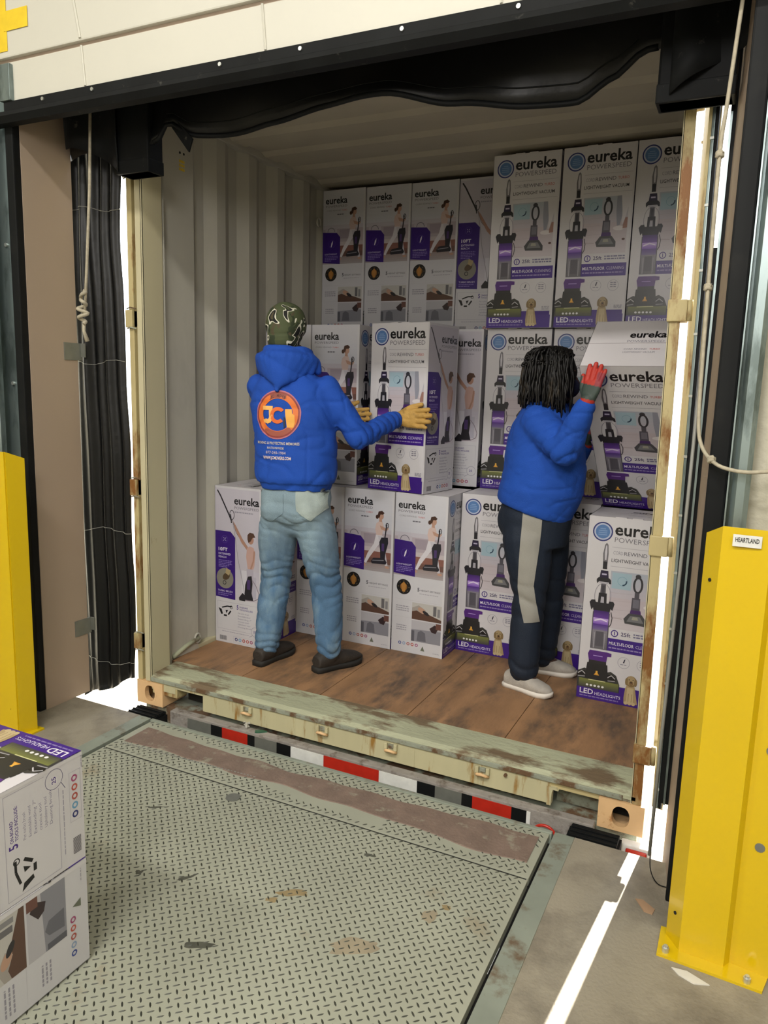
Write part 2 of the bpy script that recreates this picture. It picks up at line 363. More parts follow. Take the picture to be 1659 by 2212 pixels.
tag(bc, 'thin black wire curling at the foot of the right jamb', 'cord')

# ------------------------------------------------------------------ dock leveler
lv = empty('dock_leveler', (1.19, -1.3, 0)); tag(lv, 'grey-green steel dock leveler ramp with raised tread pattern', 'dock leveler')
LO = Vector((-1.19, 1.3, 0))
def lbox(name, d, m, bev=0.0, parent=lv): return box(name, (d[0] + LO.x, d[1] + LO.x, d[2] + LO.y, d[3] + LO.y, d[4], d[5]), m, parent, bev=bev)
lbox('deck_plate', (FX0 + .012, FX1 - .012, -2.50, -.47, -.03, -.002), M_plate, .002)
lbox('lip_plate', (FX0 + .012, FX1 - .012, -.46, -.176, -.03, -.002), M_plate, .002)
lbox('lip_edge', (FX0 + .004, FX1 - .004, -.176, -.158, -.04, .004), M_angle, .003)
for gx in (FX0 + .004, FX1 - .012): lbox('light_block_skirt', (gx, gx + .008, -2.50, -.20, -.5, -.032), M_dark)  # dark skirts added below the deck to stop daylight in the side gaps
lbox('light_block_skirt', (FX0 + .01, FX1 - .01, -.21, -.19, -.5, -.045), M_dark)
lbox('lip_hinge', (FX0 + .02, FX1 - .02, -.47, -.46, -.03, -.006), M_dark)
lug = G()
def lugat(cx, cy, ang):
    L_, w_, h = .0105, .0026, .0022
    c, s_ = math.cos(ang), math.sin(ang)
    P = [(-L_, 0, 0), (-L_ * .4, -w_, 0), (L_ * .4, -w_, 0), (L_, 0, 0), (L_ * .4, w_, 0), (-L_ * .4, w_, 0), (-L_ * .55, 0, h), (L_ * .55, 0, h)]
    P = [(cx + x * c - y * s_ + LO.x, cy + x * s_ + y * c + LO.y, z - .002) for x, y, z in P]
    lug.add(P, [(0, 1, 6), (1, 2, 7, 6), (2, 3, 7), (3, 4, 7), (4, 5, 6, 7), (5, 0, 6)])
p_ = .0322
def dirtband(x, y):   # worn-smooth dirty band across the lip
    return -.40 + .03 * math.sin(x * 3) < y < -.235 + .05 * math.sin(x * 2.2 + 1) - .05 * abs(math.sin(x * 7)) * .5
for i in range(60):
    for j in range(75):
        x = FX0 + .03 + i * p_; y = -.165 - j * p_
        for dx, dy, a in ((0, 0, math.pi / 4), (p_ / 2, -p_ / 2, -math.pi / 4)):
            X_, Y_ = x + dx, y + dy - .022
            if X_ > FX1 - .025 or Y_ < -2.48 or -.475 < Y_ < -.455: continue
            if dirtband(X_, Y_) and noise.noise((X_ * 4, Y_ * 9, 0)) > -.25: continue
            if X_ < 1.50 and Y_ < -1.38 and X_ < 1.14 and Y_ > -2.3: continue
            lugat(X_, Y_, a)
lo = lug.build('tread_lugs', M_lug, lv); lo['kind'] = 'stuff'
# dirty band: thin caked layer with a ragged outline
db = G(); n = 60
top = []; bot = []
for i in range(n + 1):
    x = FX0 + .05 + i * (FX1 - FX0 - .09) / n
    t = i / n
    top.append((x, -.215 + .02 * noise.noise((x * 6, 0, 1)) - .03 * math.sin(x * 2.0) - .03 * t)); bot.append((x, -.375 + .03 * noise.noise((x * 5, 3, 1)) - .05 * max(0, t - .6) * 2 + .02 * t))
vs_ = [(x + LO.x, y + LO.y, .0004) for x, y in top] + [(x + LO.x, y + LO.y, .0004) for x, y in bot]
vs_ += [(x + LO.x, y + LO.y - .003 + .006, -.002) for x, y in top] + [(x + LO.x, y + LO.y - .003, -.002) for x, y in bot]
k = n + 1
fs = [[i, i + 1, k + i + 1, k + i] for i in range(n)] + [[i + 1, i, 2 * k + i, 2 * k + i + 1] for i in range(n)] + [[k + i, k + i + 1, 3 * k + i + 1, 3 * k + i] for i in range(n)]
db.add(vs_, fs); db.build('dirt_band', M_dirt, lv)
wd = G()
for i in range(44):
    x = .30 + i * .0155; wd.box(x + LO.x, x + .009 + LO.x, -.405 + LO.y + .0012 * i * .75, -.400 + LO.y + .0012 * i * .75, -.002, .0012)
w_ = wd.build('stitch_weld', M_stripew, lv); w_['kind'] = 'stuff'
G().cyl((.99 - 1.19, -.53 + 1.3, -.002), (.99 - 1.19, -.53 + 1.3, .0015), .028, 20).build('inspection_plug', M_greybr, lv)
M_stain = mat('rust_stain', '#8a7a58', .7, var=.2, scale=20); M_scuff = mat('dark_scuff', '#4c4d43', .8, var=.25, scale=25); M_stain2 = mat('faint_stain', '#948a74', .7, var=.15, scale=14)
STAINS = [(1.50, -.885, .055, .014, .5, M_stain), (1.455, -.945, .022, .010, .4, M_stain), (1.78, -1.00, .085, .030, .5, M_stain2), (1.92, -.78, .022, .030, .2, M_stain2), (1.95, -.72, .014, .012, .0, M_stain), (1.376, -1.206, .040, .012, .45, M_scuff), (1.15, -.99, .030, .007, .9, M_scuff), (1.00, -1.04, .012, .012, 0, M_scuff), (.78, -.72, .030, .005, .6, M_scuff), (1.62, -.60, .020, .008, .3, M_scuff), (1.9, -1.35, .03, .008, .5, M_scuff)]
def stain(name, cx, cy, rx, ry, a, m, seed):
    g = G(); n = 26; P = []
    for i in range(n):
        t = 2 * math.pi * i / n; k = 1 + .55 * noise.noise((math.cos(t) * 1.6 + seed, math.sin(t) * 1.6, seed))
        x, y = rx * k * math.cos(t), ry * k * math.sin(t); P.append((cx + x * math.cos(a) - y * math.sin(a) + LO.x, cy + x * math.sin(a) + y * math.cos(a) + LO.y))
    g.prism(P, -.0024, -.0016).build(name, m, lv)
for i, (cx, cy, rx, ry, a, m) in enumerate(STAINS): stain('rust_stain' if m is not M_scuff else 'scuff_mark', cx, cy, rx, ry, a, m, i * 3.7)
# pit frame angles set in the floor
for (a, b_, nm) in ((FX0 - .075, FX0 - .004, 0), (FX1 + .004, FX1 + .075, 1)):
    o = box('pit_frame_angle', (a, b_, -2.52, FY - .005, -.5, .003), M_angle, None, bev=.002)
    tag(o, ('worn steel angle edging the floor left of the leveler' if nm == 0 else 'pale green steel angle edging the floor right of the leveler'), 'edge angle')

# dock bumpers
def bumper(x0, x1, lab, n=11):
    t = empty('dock_bumper', ((x0 + x1) / 2, -.1, -.26)); tag(t, lab, 'dock bumper')
    hw = (x1 - x0) / 2
    for i in range(n):
        y0 = -.058 + i * .0095
        box('rubber_pad', (-hw + .004, hw - .004, y0, y0 + .0082, 0, .250 + .005 * ((i * 7) % 3)), M_black, t, bev=.002)
    for s in (-1, 1):
        box('steel_end_angle', (s * hw - .004, s * hw + .004, -.062, .045, .0, .240), M_black, t)
bumper(2.192, 2.372, 'black laminated rubber dock bumper below the right corner casting')
bumper(.062, .232, 'black laminated rubber dock bumper below the left corner casting')

# ------------------------------------------------------------------ shipping container
W_, CL, HT = 2.438, 6.06, 2.876
Z0, ZF, ZC = -.02, .145, 2.845
ct = empty('shipping_container', (W_ / 2, 0, Z0)); tag(ct, 'cream shipping container with rusty sill backed against the dock', 'container')
CO = Vector((-W_ / 2, 0, -Z0))
def cg(): return G()
def cbuild(g, name, m, smooth=False, parent=ct):
    g.v = [tuple(Vector(v) + CO) for v in g.v]; return g.build(name, m, parent, smooth)
def cbox(name, d, m, bev=0.0): return cbuild(G().box(*d, bev=bev), name, m)
# corrugated side walls
def corr(y0, y1, x_in, x_out, pitch=.278):
    P = []; y = y0
    while y < y1:
        for dy, x in ((0, x_in), (.070, x_in), (.138, x_out), (.208, x_out)):
            if y + dy < y1: P.append((x, y + dy))
        y += pitch
    P.append((P[-1][0], y1)); return P
def wallmesh(P, z0, z1, th):
    n = len(P); v = [(x, y, z0) for x, y in P] + [(x, y, z1) for x, y in P] + [(x + th, y, z0) for x, y in P] + [(x + th, y, z1) for x, y in P]
    f = [[i, i + 1, n + i + 1, n + i] for i in range(n - 1)] + [[2 * n + i + 1, 2 * n + i, 3 * n + i, 3 * n + i + 1] for i in range(n - 1)]
    return G().add(v, f)
PL = [(.052, .135), (.052, .40)] + corr(.45, CL - .1, .016, .050)
cbuild(wallmesh([(x, y) for x, y in PL], ZF - .01, ZC - .01, -.002), 'side_wall', M_inner)
PR = [(W_ - .034, .135), (W_ - .034, .40)] + [(W_ - x + .016, y) for x, y in corr(.45, CL - .1, .016, .050)]
cbuild(wallmesh(PR, ZF - .01, ZC - .01, .002), 'side_wall', M_inner)
cbuild(G().box(.05, W_ - .05, CL - .06, CL - .03, ZF - .01, ZC), 'end_wall', M_inner)
# roof, transverse corrugations
RP = []; y = .25
while y < CL - .1:
    for dy, z in ((0, ZC), (.11, ZC), (.15, ZC - .016), (.26, ZC - .016)):
        RP.append((y + dy, z))
    y += .30
n = len(RP); v = [(.05, y, z) for y, z in RP] + [(W_ - .05, y, z) for y, z in RP] + [(.05, y, z + .003) for y, z in RP] + [(W_ - .05, y, z + .003) for y, z in RP]
cbuild(G().add(v, [[i, i + 1, n + i + 1, n + i] for i in range(n - 1)] + [[2 * n + i + 1, 2 * n + i, 3 * n + i, 3 * n + i + 1] for i in range(n - 1)]), 'roof_sheet', M_roof)
cbox('door_header', (.0, W_, .0, .26, ZC - .04, HT), M_cream)
for s in (0, 1):
    xa = (.0, .062) if s == 0 else (W_ - .050, W_)
    cbox('top_rail', (*xa, .15, CL - .05, ZC - .036, HT - .005), M_inner, .004)
    cbox('bottom_rail', (*( (.0, .05) if s == 0 else (W_ - .05, W_)), .16, CL - .05, Z0 + .04, ZF + .02), M_cream, .004)
cbox('end_corner_post', (0, .1, CL - .12, CL, Z0, HT), M_cream); cbox('end_corner_post', (W_ - .1, W_, CL - .12, CL, Z0, HT), M_cream)
# rear posts: outer rusty J bar, face, inner return
def lean(o):     # the right post leans a little inwards towards its top
    for v in o.data.vertices: v.co.x -= .011 * max(0, v.co.z - .1)
    return o
def post(mx):
    X = (lambda a: a) if not mx else (lambda a: W_ - a)
    def bx(a, b, *r): return (min(X(a), X(b)), max(X(a), X(b)), *r)
    if not mx:
        cbox('post_edge_bar', bx(.0, .030, .0, .16, .098, HT - .12), M_rusty, .003)
        cbox('post_recess', bx(.030, .048, .022, .16, .098, HT - .12), M_rusty)
        cbox('post_face', bx(.048, .088, .0, .012, .098, HT - .12), M_cream, .004)
        cbox('post_return', bx(.078, .088, .0, .135, .098, HT - .12), M_cream, .003)
    else:
        lean(cbox('post_face', bx(.012, .050, .0, .012, .098, HT - .12), M_rusty, .003))
        lean(cbox('post_return', bx(.043, .050, .0, .135, .098, HT - .12), M_cream, .002))
        lean(cbuild(G().prism([(X(.012), .002), (X(.0), .16), (X(.008), .17), (X(.018), .012)], .098, HT - .12), 'post_edge_bar', M_postglare))
    # lashing rod along the inside of the post
    lrx = .078 if not mx else .046
    lr = cbuild(G().cyl((X(lrx), .150, ZF), (X(lrx), .150, 2.60), .006, 10), 'lashing_rod', M_inner, smooth=True)
    for z in (.42, 1.45, 2.42):
        cbuild(G().cyl((X(lrx - .022), .150, z), (X(lrx + .006), .150, z), .005, 8), 'rod_clip', M_inner)
    for z in (.30, 1.07, 1.86, 2.52):
        if not mx:
            cbuild(G().box(*bx(-.012, .030, -.012, .05, z - .040, z + .040), bev=.004), 'hinge_lug', M_rusty)
            for dz in (-.045, .045): cbuild(G().tube([(-.004, -.008, z + dz), (.02, -.014, z + dz + .006), (.050, -.006, z + dz)], .0032, 6), 'hinge_strap', M_rust)
        else:
            lean(cbuild(G().box(*bx(-.008, .054, -.010, .05, z - .036, z + .036), bev=.005), 'hinge_lug', M_rusty))
            lean(cbuild(G().cyl((X(-.013), .006, z - .034), (X(-.013), .006, z + .034), .011, 12), 'hinge_pin', M_rusty, smooth=True))
post(False); post(True)
# corner castings with oval apertures in front
def casting(x0, x1, z0=Z0, zh=.118, name='corner_casting'):
    cxm = (x0 + x1) / 2; hw = .032; hh = .040; n = 12
    oval = []
    for i in range(2 * n):
        a = math.pi * 2 * i / (2 * n) ; cc, ss = math.cos(a), math.sin(a)
        oval.append((cxm + hw * (abs(cc) ** .8) * (1 if cc > 0 else -1), z0 + zh / 2 + hh * (abs(ss) ** .9) * (1 if ss > 0 else -1)))
    rect = []
    for i in range(2 * n):
        a = math.pi * 2 * i / (2 * n); cc, ss = math.cos(a), math.sin(a); k = max(abs(cc), abs(ss))
        rect.append((cxm + (x1 - x0) / 2 * cc / k, z0 + zh / 2 + zh / 2 * ss / k))
    N = 2 * n
    v = [(x, -.006, z) for x, z in rect] + [(x, -.006, z) for x, z in oval] + [(x, .022, z) for x, z in oval] + [(x, .17, z) for x, z in rect]
    f = [[i, (i + 1) % N, N + (i + 1) % N, N + i] for i in range(N)] + [[N + i, N + (i + 1) % N, 2 * N + (i + 1) % N, 2 * N + i] for i in range(N)]
    f += [[i, 3 * N + i, 3 * N + (i + 1) % N, (i + 1) % N] for i in range(N)] + [[3 * N + i for i in range(N)]]
    cbuild(G().add(v, f), name, M_orange)
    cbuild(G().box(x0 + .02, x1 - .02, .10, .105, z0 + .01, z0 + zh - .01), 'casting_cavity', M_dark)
casting(-.002, .162); casting(W_ - .162, W_ + .002)
casting(-.002, .162, HT - .118); casting(W_ - .162, W_ + .002, HT - .118)
cbox('casting_shoulder', (.088, .245, .006, .17, .040, .100), M_rusty, .003)
cbox('casting_shoulder', (W_ - .20, W_ - .05, .006, .17, .098, .112), M_rust, .003)
# sill: worn green tread, lip, face with pockets, lashing lugs
cbuild(G().quadprism([(.0, .112), (.0, .126), (.02, .138), (.185, .146), (.185, .112)], 'x', .085, W_ - .034), 'sill_tread', M_sill)
cbox('sill_lip', (.085, W_ - .078, -.004, .010, .104, .124), M_rust, .003)
def face(x0, x1, z0, z1): cbox('sill_face', (x0, x1, .004, .014, z0, z1), M_face, .002)
face(.085, .235, .060, .106); face(.405, .93, .012, .106); face(.93, 1.52, .012, .106); face(1.52, 2.085, .012, .106); face(.235, .405, .088, .106)
cbox('sill_face', (2.085, 2.285, .010, .020, .078, .106), M_rusty)
cbox('forklift_pocket', (2.10, 2.285, .10, .115, -.02, .08), M_rust)
cbuild(G().quadprism([(2.080, .085), (2.115, .085), (2.125, .076), (2.104, .076), (2.100, .066), (2.098, .010), (2.082, .010)], 'y', -.004, .03), 'pocket_frame', M_face)
cbox('forklift_pocket', (.235, .405, .10, .115, .0, .09), M_dark)
for x in (.667, 1.076, 1.412, 1.819):
    zc = .070
    l = cbuild(G().tube([(x - .024, .0, zc - .012), (x - .018, -.016, zc - .004), (x, -.022, zc + .002), (x + .018, -.016, zc - .004), (x + .024, .0, zc - .012)], .0065, 8), 'lashing_ring', M_orange, smooth=True)
    cbuild(G().box(x - .030, x - .015, -.010, .006, zc - .002, zc + .026, bev=.003), 'ring_lug', M_face)
    cbuild(G().box(x + .015, x + .030, -.010, .006, zc - .002, zc + .026, bev=.003), 'ring_lug', M_face)
    cbuild(G().box(x - .012, x + .012, -.003, .006, zc + .004, zc + .022, bev=.002), 'ring_pad', M_rust)
cbuild(G().cyl((1.914, .006, .085), (1.914, -.006, .085), .007, 10), 'stud', M_rust)
# plywood floor panels, joints between them
xs = [.052, .50, .95, 1.40, 1.85, W_ - .036]; ys = [.187, 2.1, 4.1, CL - .06]
for i in range(5):
    for j in range(3):
        cbox('floor_panel', (xs[i] + .0015, xs[i + 1] - .0015, ys[j] + .0015, ys[j + 1] - .0015, .118, ZF), M_ply, .0015)
cbox('understructure', (.05, W_ - .05, .19, CL - .06, .03, .115), M_dark)
# wall ties and vent
for z, yy in ((.205, .39), (2.60, 1.60)):
    cbuild(G().tube([Vector((.055, yy + .022 * math.cos(t), z + .025 * math.sin(t))) for t in np.linspace(0, 6.6, 20)], .006, 7), 'lashing_ring', M_inner, smooth=True)
cbuild(G().tube([(.056, .19, .16), (.058, .30, .19), (.056, .40, .205)], .012, 8), 'floor_trim', M_sill, smooth=True)
for dy in (-.014, .014): cbuild(G().cyl((.0515, .32 + dy, 2.665), (.0528, .32 + dy, 2.665), .006, 10), 'vent_hole', M_dark)
dc = G()
for a in range(3):
    for b_ in range(4): dc.box(.0522, .0530, .300 + b_ * .010, .307 + b_ * .010, 2.585 + a * .018, 2.597 + a * .018)
dc = cbuild(dc, 'yellow_marking', M_yellowtape)
# folded right door leaf, swung back beside the container with a narrow sunlit gap
LR = Matrix.Rotation(-.20, 3, 'Z'); LC = (W_ + .026, .0, 1.4)
def leaf(name, x0, x1, y0, y1, z0, z1, m, bev=0.0):
    lean(cbuild(G().box(W_ + .026 + x0, W_ + .026 + x1, y0, y1, z0, z1, bev=bev, rot=LR, c=LC), name, m))
leaf('door_leaf', .0, .034, .012, 1.20, .10, HT - .13, M_postglare, .003)
leaf('door_edge_trim', -.001, .009, .0, .012, .11, HT - .14, M_rusty)
leaf('door_gasket', .010, .020, -.004, .012, .11, HT - .14, M_galv, .002)
leaf('door_edge_trim', .021, .030, .0, .012, .11, HT - .14, M_black)
for i in range(13): leaf('gasket_block', .009, .021, -.007, -.003, .18 + i * .2, .188 + i * .2, M_bolt)

# trailer rear bar below the sill with reflective tape
tb = empty('trailer_rear_bar', (1.2, 0, -.1)); tag(tb, 'grey rear bar of the trailer with red and white reflective tape', 'trailer bar')
BO = Vector((-1.2, 0, .1))
def tbx(name, d, m, bev=0.0): return box(name, (d[0] + BO.x, d[1] + BO.x, d[2], d[3], d[4] + BO.z, d[5] + BO.z), m, tb, bev=bev)
tbx('bar_beam', (.25, 2.27, -.052, -.008, -.12, .002), M_bar, .004)
tbx('bolster', (.02, W_ - .02, .03, .30, -.40, -.024), M_rust, .004)
for bx_ in (.55, 1.75): tbx('frame_rail', (bx_, bx_ + .12, .30, CL, -.40, -.03), M_dark)
tbx('bar_foot', (.25, 2.18, -.046, -.01, -.26, -.125), M_dark)
def tape(x0, x1, m, dz=0): tbx('reflective_tape', (x0, x1, -.0545, -.0525, -.068 + dz, -.010 + dz), m)
for x0, x1, m in ((.36, .50, M_greybr), (.50, .565, M_black), (.565, .71, M_red), (.71, .75, M_black), (.75, .87, M_greybr), (.87, .945, M_black), (.945, 1.115, M_white), (1.115, 1.385, M_red), (1.385, 1.56, M_white), (1.56, 1.64, M_black), (1.64, 1.755, M_greybr), (1.755, 1.80, M_black), (1.80, 1.96, M_red), (1.96, 2.02, M_black), (2.02, 2.035, M_white)):
    tape(x0, x1, m)
rt = G().tube([Vector((2.10 + .045 * math.cos(t), -.085, -.075 + .045 * math.sin(t))) for t in np.linspace(.2, 2.6, 14)], .006, 6).build('red_hose', M_red, None, smooth=True)
tag(rt, 'short curved piece of dark red hose beside the right bumper', 'hose')
tl_ = empty('tail_light', (2.42, -.035, -.085)); tag(tl_, 'red tail light under the right corner casting', 'light')
box('light_lens', (-.030, .045, -.022, -.010, -.045, .035), M_red, tl_, bev=.006); box('light_housing', (-.05, .06, -.010, .03, -.055, .045), M_white, tl_, bev=.004)

# ------------------------------------------------------------------ yellow column guards
def guard(name, P, base, z1, lab, chamf, loc, bolts, holes):
    t = empty(name, (loc[0], loc[1], 0)); L = Vector((loc[0], loc[1]))
    th = .006
    g = G()
    n = len(P)
    for i in range(n - 1):
        p, q = Vector(P[i]) - L, Vector(P[i + 1]) - L
        nn = Vector((-(q.y - p.y), q.x - p.x)).normalized() * th
        zt0 = z1 - (chamf if i == 0 else 0); zt1 = z1
        g.add([(p.x, p.y, .008), (q.x, q.y, .008), (q.x + nn.x, q.y + nn.y, .008), (p.x + nn.x, p.y + nn.y, .008), (p.x, p.y, zt0), (q.x, q.y, zt1), (q.x + nn.x, q.y + nn.y, zt1), (p.x + nn.x, p.y + nn.y, zt0)],
              [[0, 1, 2, 3], [4, 5, 6, 7], [0, 1, 5, 4], [1, 2, 6, 5], [2, 3, 7, 6], [3, 0, 4, 7]])
    g.build('bent_plate', M_yellow, t)
    G().prism([(x - loc[0], y - loc[1]) for x, y in base], 0.0, .008).build('base_plate', M_yellow, t)
    for (x, y) in bolts:
        G().cyl((x - loc[0], y - loc[1], .008), (x - loc[0], y - loc[1], .022), .010, 8).cyl((x - loc[0], y - loc[1], .022), (x - loc[0], y - loc[1], .028), .006, 8).build('anchor_bolt', M_bolt, t)
    for (x, y, z, nx, ny, r) in holes:
        G().cyl((x - loc[0] + nx * .0015, y - loc[1] + ny * .0015, z), (x - loc[0] - nx * .002, y - loc[1] - ny * .002, z), r, 14).build('bolt_hole', M_greybr if r > .006 else M_dark, t)
    tag(t, lab, 'column guard', None)
    return t
gr = guard('column_guard', [(2.572, -.530), (2.612, -.584), (2.730, -.592), (2.744, -.566), (2.845, -.580)], [(2.556, -.50), (2.556, -.625), (2.828, -.640), (2.86, -.50)], 1.252,
           'tall yellow steel column guard bolted down right of the doorway', .03, (2.70, -.56),
           [(2.578, -.607), (2.790, -.622)], [(2.786, -.5725, .66, 0, -1, .013), (2.786, -.5725, .38, 0, -1, .013), (2.592, -.560, 1.10, -.78, -.6, .005), (2.592, -.560, .105, -.78, -.6, .005)])
G().box(-.062, .006, -.036, -.0335, 1.205, 1.236).build('sticker', M_white, gr)
gl = guard('column_guard', [(-.128, -.50), (-.150, -.575), (-.30, -.585), (-.31, -.56), (-.42, -.57)], [(-.105, -.48), (-.105, -.60), (-.43, -.62), (-.43, -.48)], 1.268,
           'yellow steel column guard cut off by the left edge of the photo', .03, (-.26, -.56),
           [(-.125, -.585)], [(-.22, -.583, 1.15, 0, -1, .005), (-.19, -.582, .12, 0, -1, .005)])

# litter
def scrap(name, P, z, m, lab, cat='litter', th=.003):
    c = Vector((sum(p[0] for p in P) / len(P), sum(p[1] for p in P) / len(P)))
    o = G().prism([(x - c.x, y - c.y) for x, y in P], 0, th).build(name, m, None, loc=(c.x, c.y, z)); tag(o, lab, cat); return o
M_card = mat('cardboard_scrap', '#9a7c60', .8); M_paper = mat('paper_scrap', '#cfcdc4', .7); M_green = mat('green_plastic', '#2f5a44', .5)
scrap('cardboard_scrap', [(2.468, -.40), (2.49, -.395), (2.53, -.425), (2.525, -.452), (2.50, -.450), (2.488, -.43)], 0, M_card, 'small torn piece of cardboard on the concrete near the right guard')
scrap('paper_scrap', [(2.60, -.655), (2.64, -.650), (2.70, -.675), (2.66, -.69), (2.62, -.675)], 0, M_paper, 'white paper scrap poking from under the right guard')
gtl = G(); random.seed(3)
for i in range(5):
    gtl.add(*[([(random.uniform(-.04, .0) , random.uniform(-.015, .015), .004 + .03 * random.random()) for _ in range(5)], [[0, 1, 2], [2, 3, 4], [0, 2, 4], [1, 2, 3], [0, 1, 4]])][0])
o = gtl.build('crumpled_paper', M_paper, None, loc=(.70, -.028, .002)); tag(o, 'crumpled white paper lying on the trailer bar', 'litter')
scrap('green_wrapper', [(.735, -.03), (.765, -.012), (.79, -.012), (.76, -.04), (.745, -.045)], .002, M_green, 'dark green wrapper scrap lying on the trailer bar beside crumpled paper', th=.006)

# ------------------------------------------------------------------ printed artwork: flat ink shapes on the carton faces
BW, BD, BH = .358, .3026, .8827
FONT = None
_tcache = {}
def text2d(s, bold=0.0):
    key = (s, bold)
    if key in _tcache: return _tcache[key]
    cu = bpy.data.curves.new('t', 'FONT'); cu.body = s; cu.size = 1.0; cu.resolution_u = 2; cu.offset = bold
    ob = bpy.data.objects.new('t', cu); COL.objects.link(ob)
    dg = bpy.context.evaluated_depsgraph_get(); me = ob.evaluated_get(dg).to_mesh()
    v = [(q.co.x, q.co.y) for q in me.vertices]; f = [tuple(p.vertices) for p in me.polygons]
    ob.evaluated_get(dg).to_mesh_clear()
    bpy.data.objects.remove(ob); bpy.data.curves.remove(cu)
    x0 = min(q[0] for q in v); x1 = max(q[0] for q in v)
    _tcache[key] = ([(x - x0, y) for x, y in v], f, x1 - x0)
    return _tcache[key]

class Art:
    """2-D drawing: x right, y down, in units of 1/100 of the face width"""
    def __init__(s): s.v = []; s.f = []; s.c = []; s.z = 0
    def poly(s, P, c):
        n = len(s.v); s.z += 1; s.v += [(x, y, s.z) for x, y in P]; s.f.append(tuple(range(n, n + len(P)))); s.c.append(hx(c) if isinstance(c, str) else c); return s
    def rect(s, x0, y0, x1, y1, c): return s.poly([(x0, y0), (x1, y0), (x1, y1), (x0, y1)], c)
    def ell(s, cx, cy, rx, ry, c, n=28, a=0.0):
        ca, sa = math.cos(a), math.sin(a)
        return s.poly([(cx + rx * math.cos(t) * ca - ry * math.sin(t) * sa, cy + rx * math.cos(t) * sa + ry * math.sin(t) * ca) for t in [2 * math.pi * i / n for i in range(n)]], c)
    def ring(s, cx, cy, r, w, c, n=28, a0=0, a1=2 * math.pi, ry=None):
        ry = ry or r; s.z += 1; col = hx(c)
        for i in range(n):
            t0 = a0 + (a1 - a0) * i / n; t1 = a0 + (a1 - a0) * (i + 1) / n; m = len(s.v)
            s.v += [(cx + r * math.cos(t0), cy + ry * math.sin(t0), s.z), (cx + r * math.cos(t1), cy + ry * math.sin(t1), s.z), (cx + (r - w) * math.cos(t1), cy + (ry - w) * math.sin(t1), s.z), (cx + (r - w) * math.cos(t0), cy + (ry - w) * math.sin(t0), s.z)]
            s.f.append((m, m + 1, m + 2, m + 3)); s.c.append(col)
        return s
    def line(s, P, w, c):
        s.z += 1; col = hx(c)
        for (x0, y0), (x1, y1) in zip(P, P[1:]):
            d = math.hypot(x1 - x0, y1 - y0) or 1; nx, ny = -(y1 - y0) / d * w / 2, (x1 - x0) / d * w / 2; m = len(s.v)
            s.v += [(x0 + nx, y0 + ny, s.z), (x1 + nx, y1 + ny, s.z), (x1 - nx, y1 - ny, s.z), (x0 - nx, y0 - ny, s.z)]; s.f.append((m, m + 1, m + 2, m + 3)); s.c.append(col)
        return s
    def grad(s, x0, y0, x1, y1, c0, c1, n=14):
        a, b = hx(c0), hx(c1); s.z += 1
        for i in range(n):
            t = i / (n - 1); ya = y0 + (y1 - y0) * i / n; yb = y0 + (y1 - y0) * (i + 1) / n; m = len(s.v)
            s.v += [(x0, ya, s.z), (x1, ya, s.z), (x1, yb, s.z), (x0, yb, s.z)]; s.f.append((m, m + 1, m + 2, m + 3)); s.c.append(tuple(a[k] + (b[k] - a[k]) * t for k in range(3)))
        return s
    def text(s, t, x, y, w, h, c, bold=0.0):
        v, f, tw = text2d(t, bold); m = len(s.v); s.z += 1; k = w / tw
        s.v += [(x + a * k, y - b * h / .7, s.z) for a, b in v]
        s.f += [tuple(i + m for i in q) for q in f]; s.c += [hx(c)] * len(f); return s
    def lines(s, x, y, w, n, dy, h, c, ww=None):
        random.seed(int(x * 7 + y * 13 + n))
        for i in range(n):
            xx = x; 
            while xx < x + w * (ww[i] if ww else 1):
                q = random.uniform(2.0, 5.5); s.rect(xx, y + i * dy, min(xx + q, x + w), y + i * dy + h, c); s.z -= 1; xx += q + .9
        s.z += 1
        return s
    def mesh(s, name, fn, lift=0.00035, step=0.00002, flip=False):
        me = bpy.data.meshes.new(name)
        V = [tuple(fn(x, y, lift + step * z)) for x, y, z in s.v]
        me.from_pydata(V, [], s.f); me.update()
        ca = me.color_attributes.new('Col', 'FLOAT_COLOR', 'CORNER')
        data = np.empty((len(me.loops), 4), np.float32)
        i = 0
        for p, c in zip(me.polygons, s.c):
            for li in p.loop_indices: data[li] = (c[0] * .8, c[1] * .8, c[2] * .8, 1)
        ca.data.foreach_set('color', data.ravel())
        me.materials.append(M_ink)
        # face the outward side
        o = Vector(fn(0, 0, 0)); nrm = (Vector(fn(0, 0, 1)) - o)
        bm = bmesh.new(); bm.from_mesh(me)
        for f in bm.faces:
            f.normal_update()
            if f.normal.dot(nrm) < 0: f.normal_flip()
        bm.to_mesh(me); bm.free()
        return me

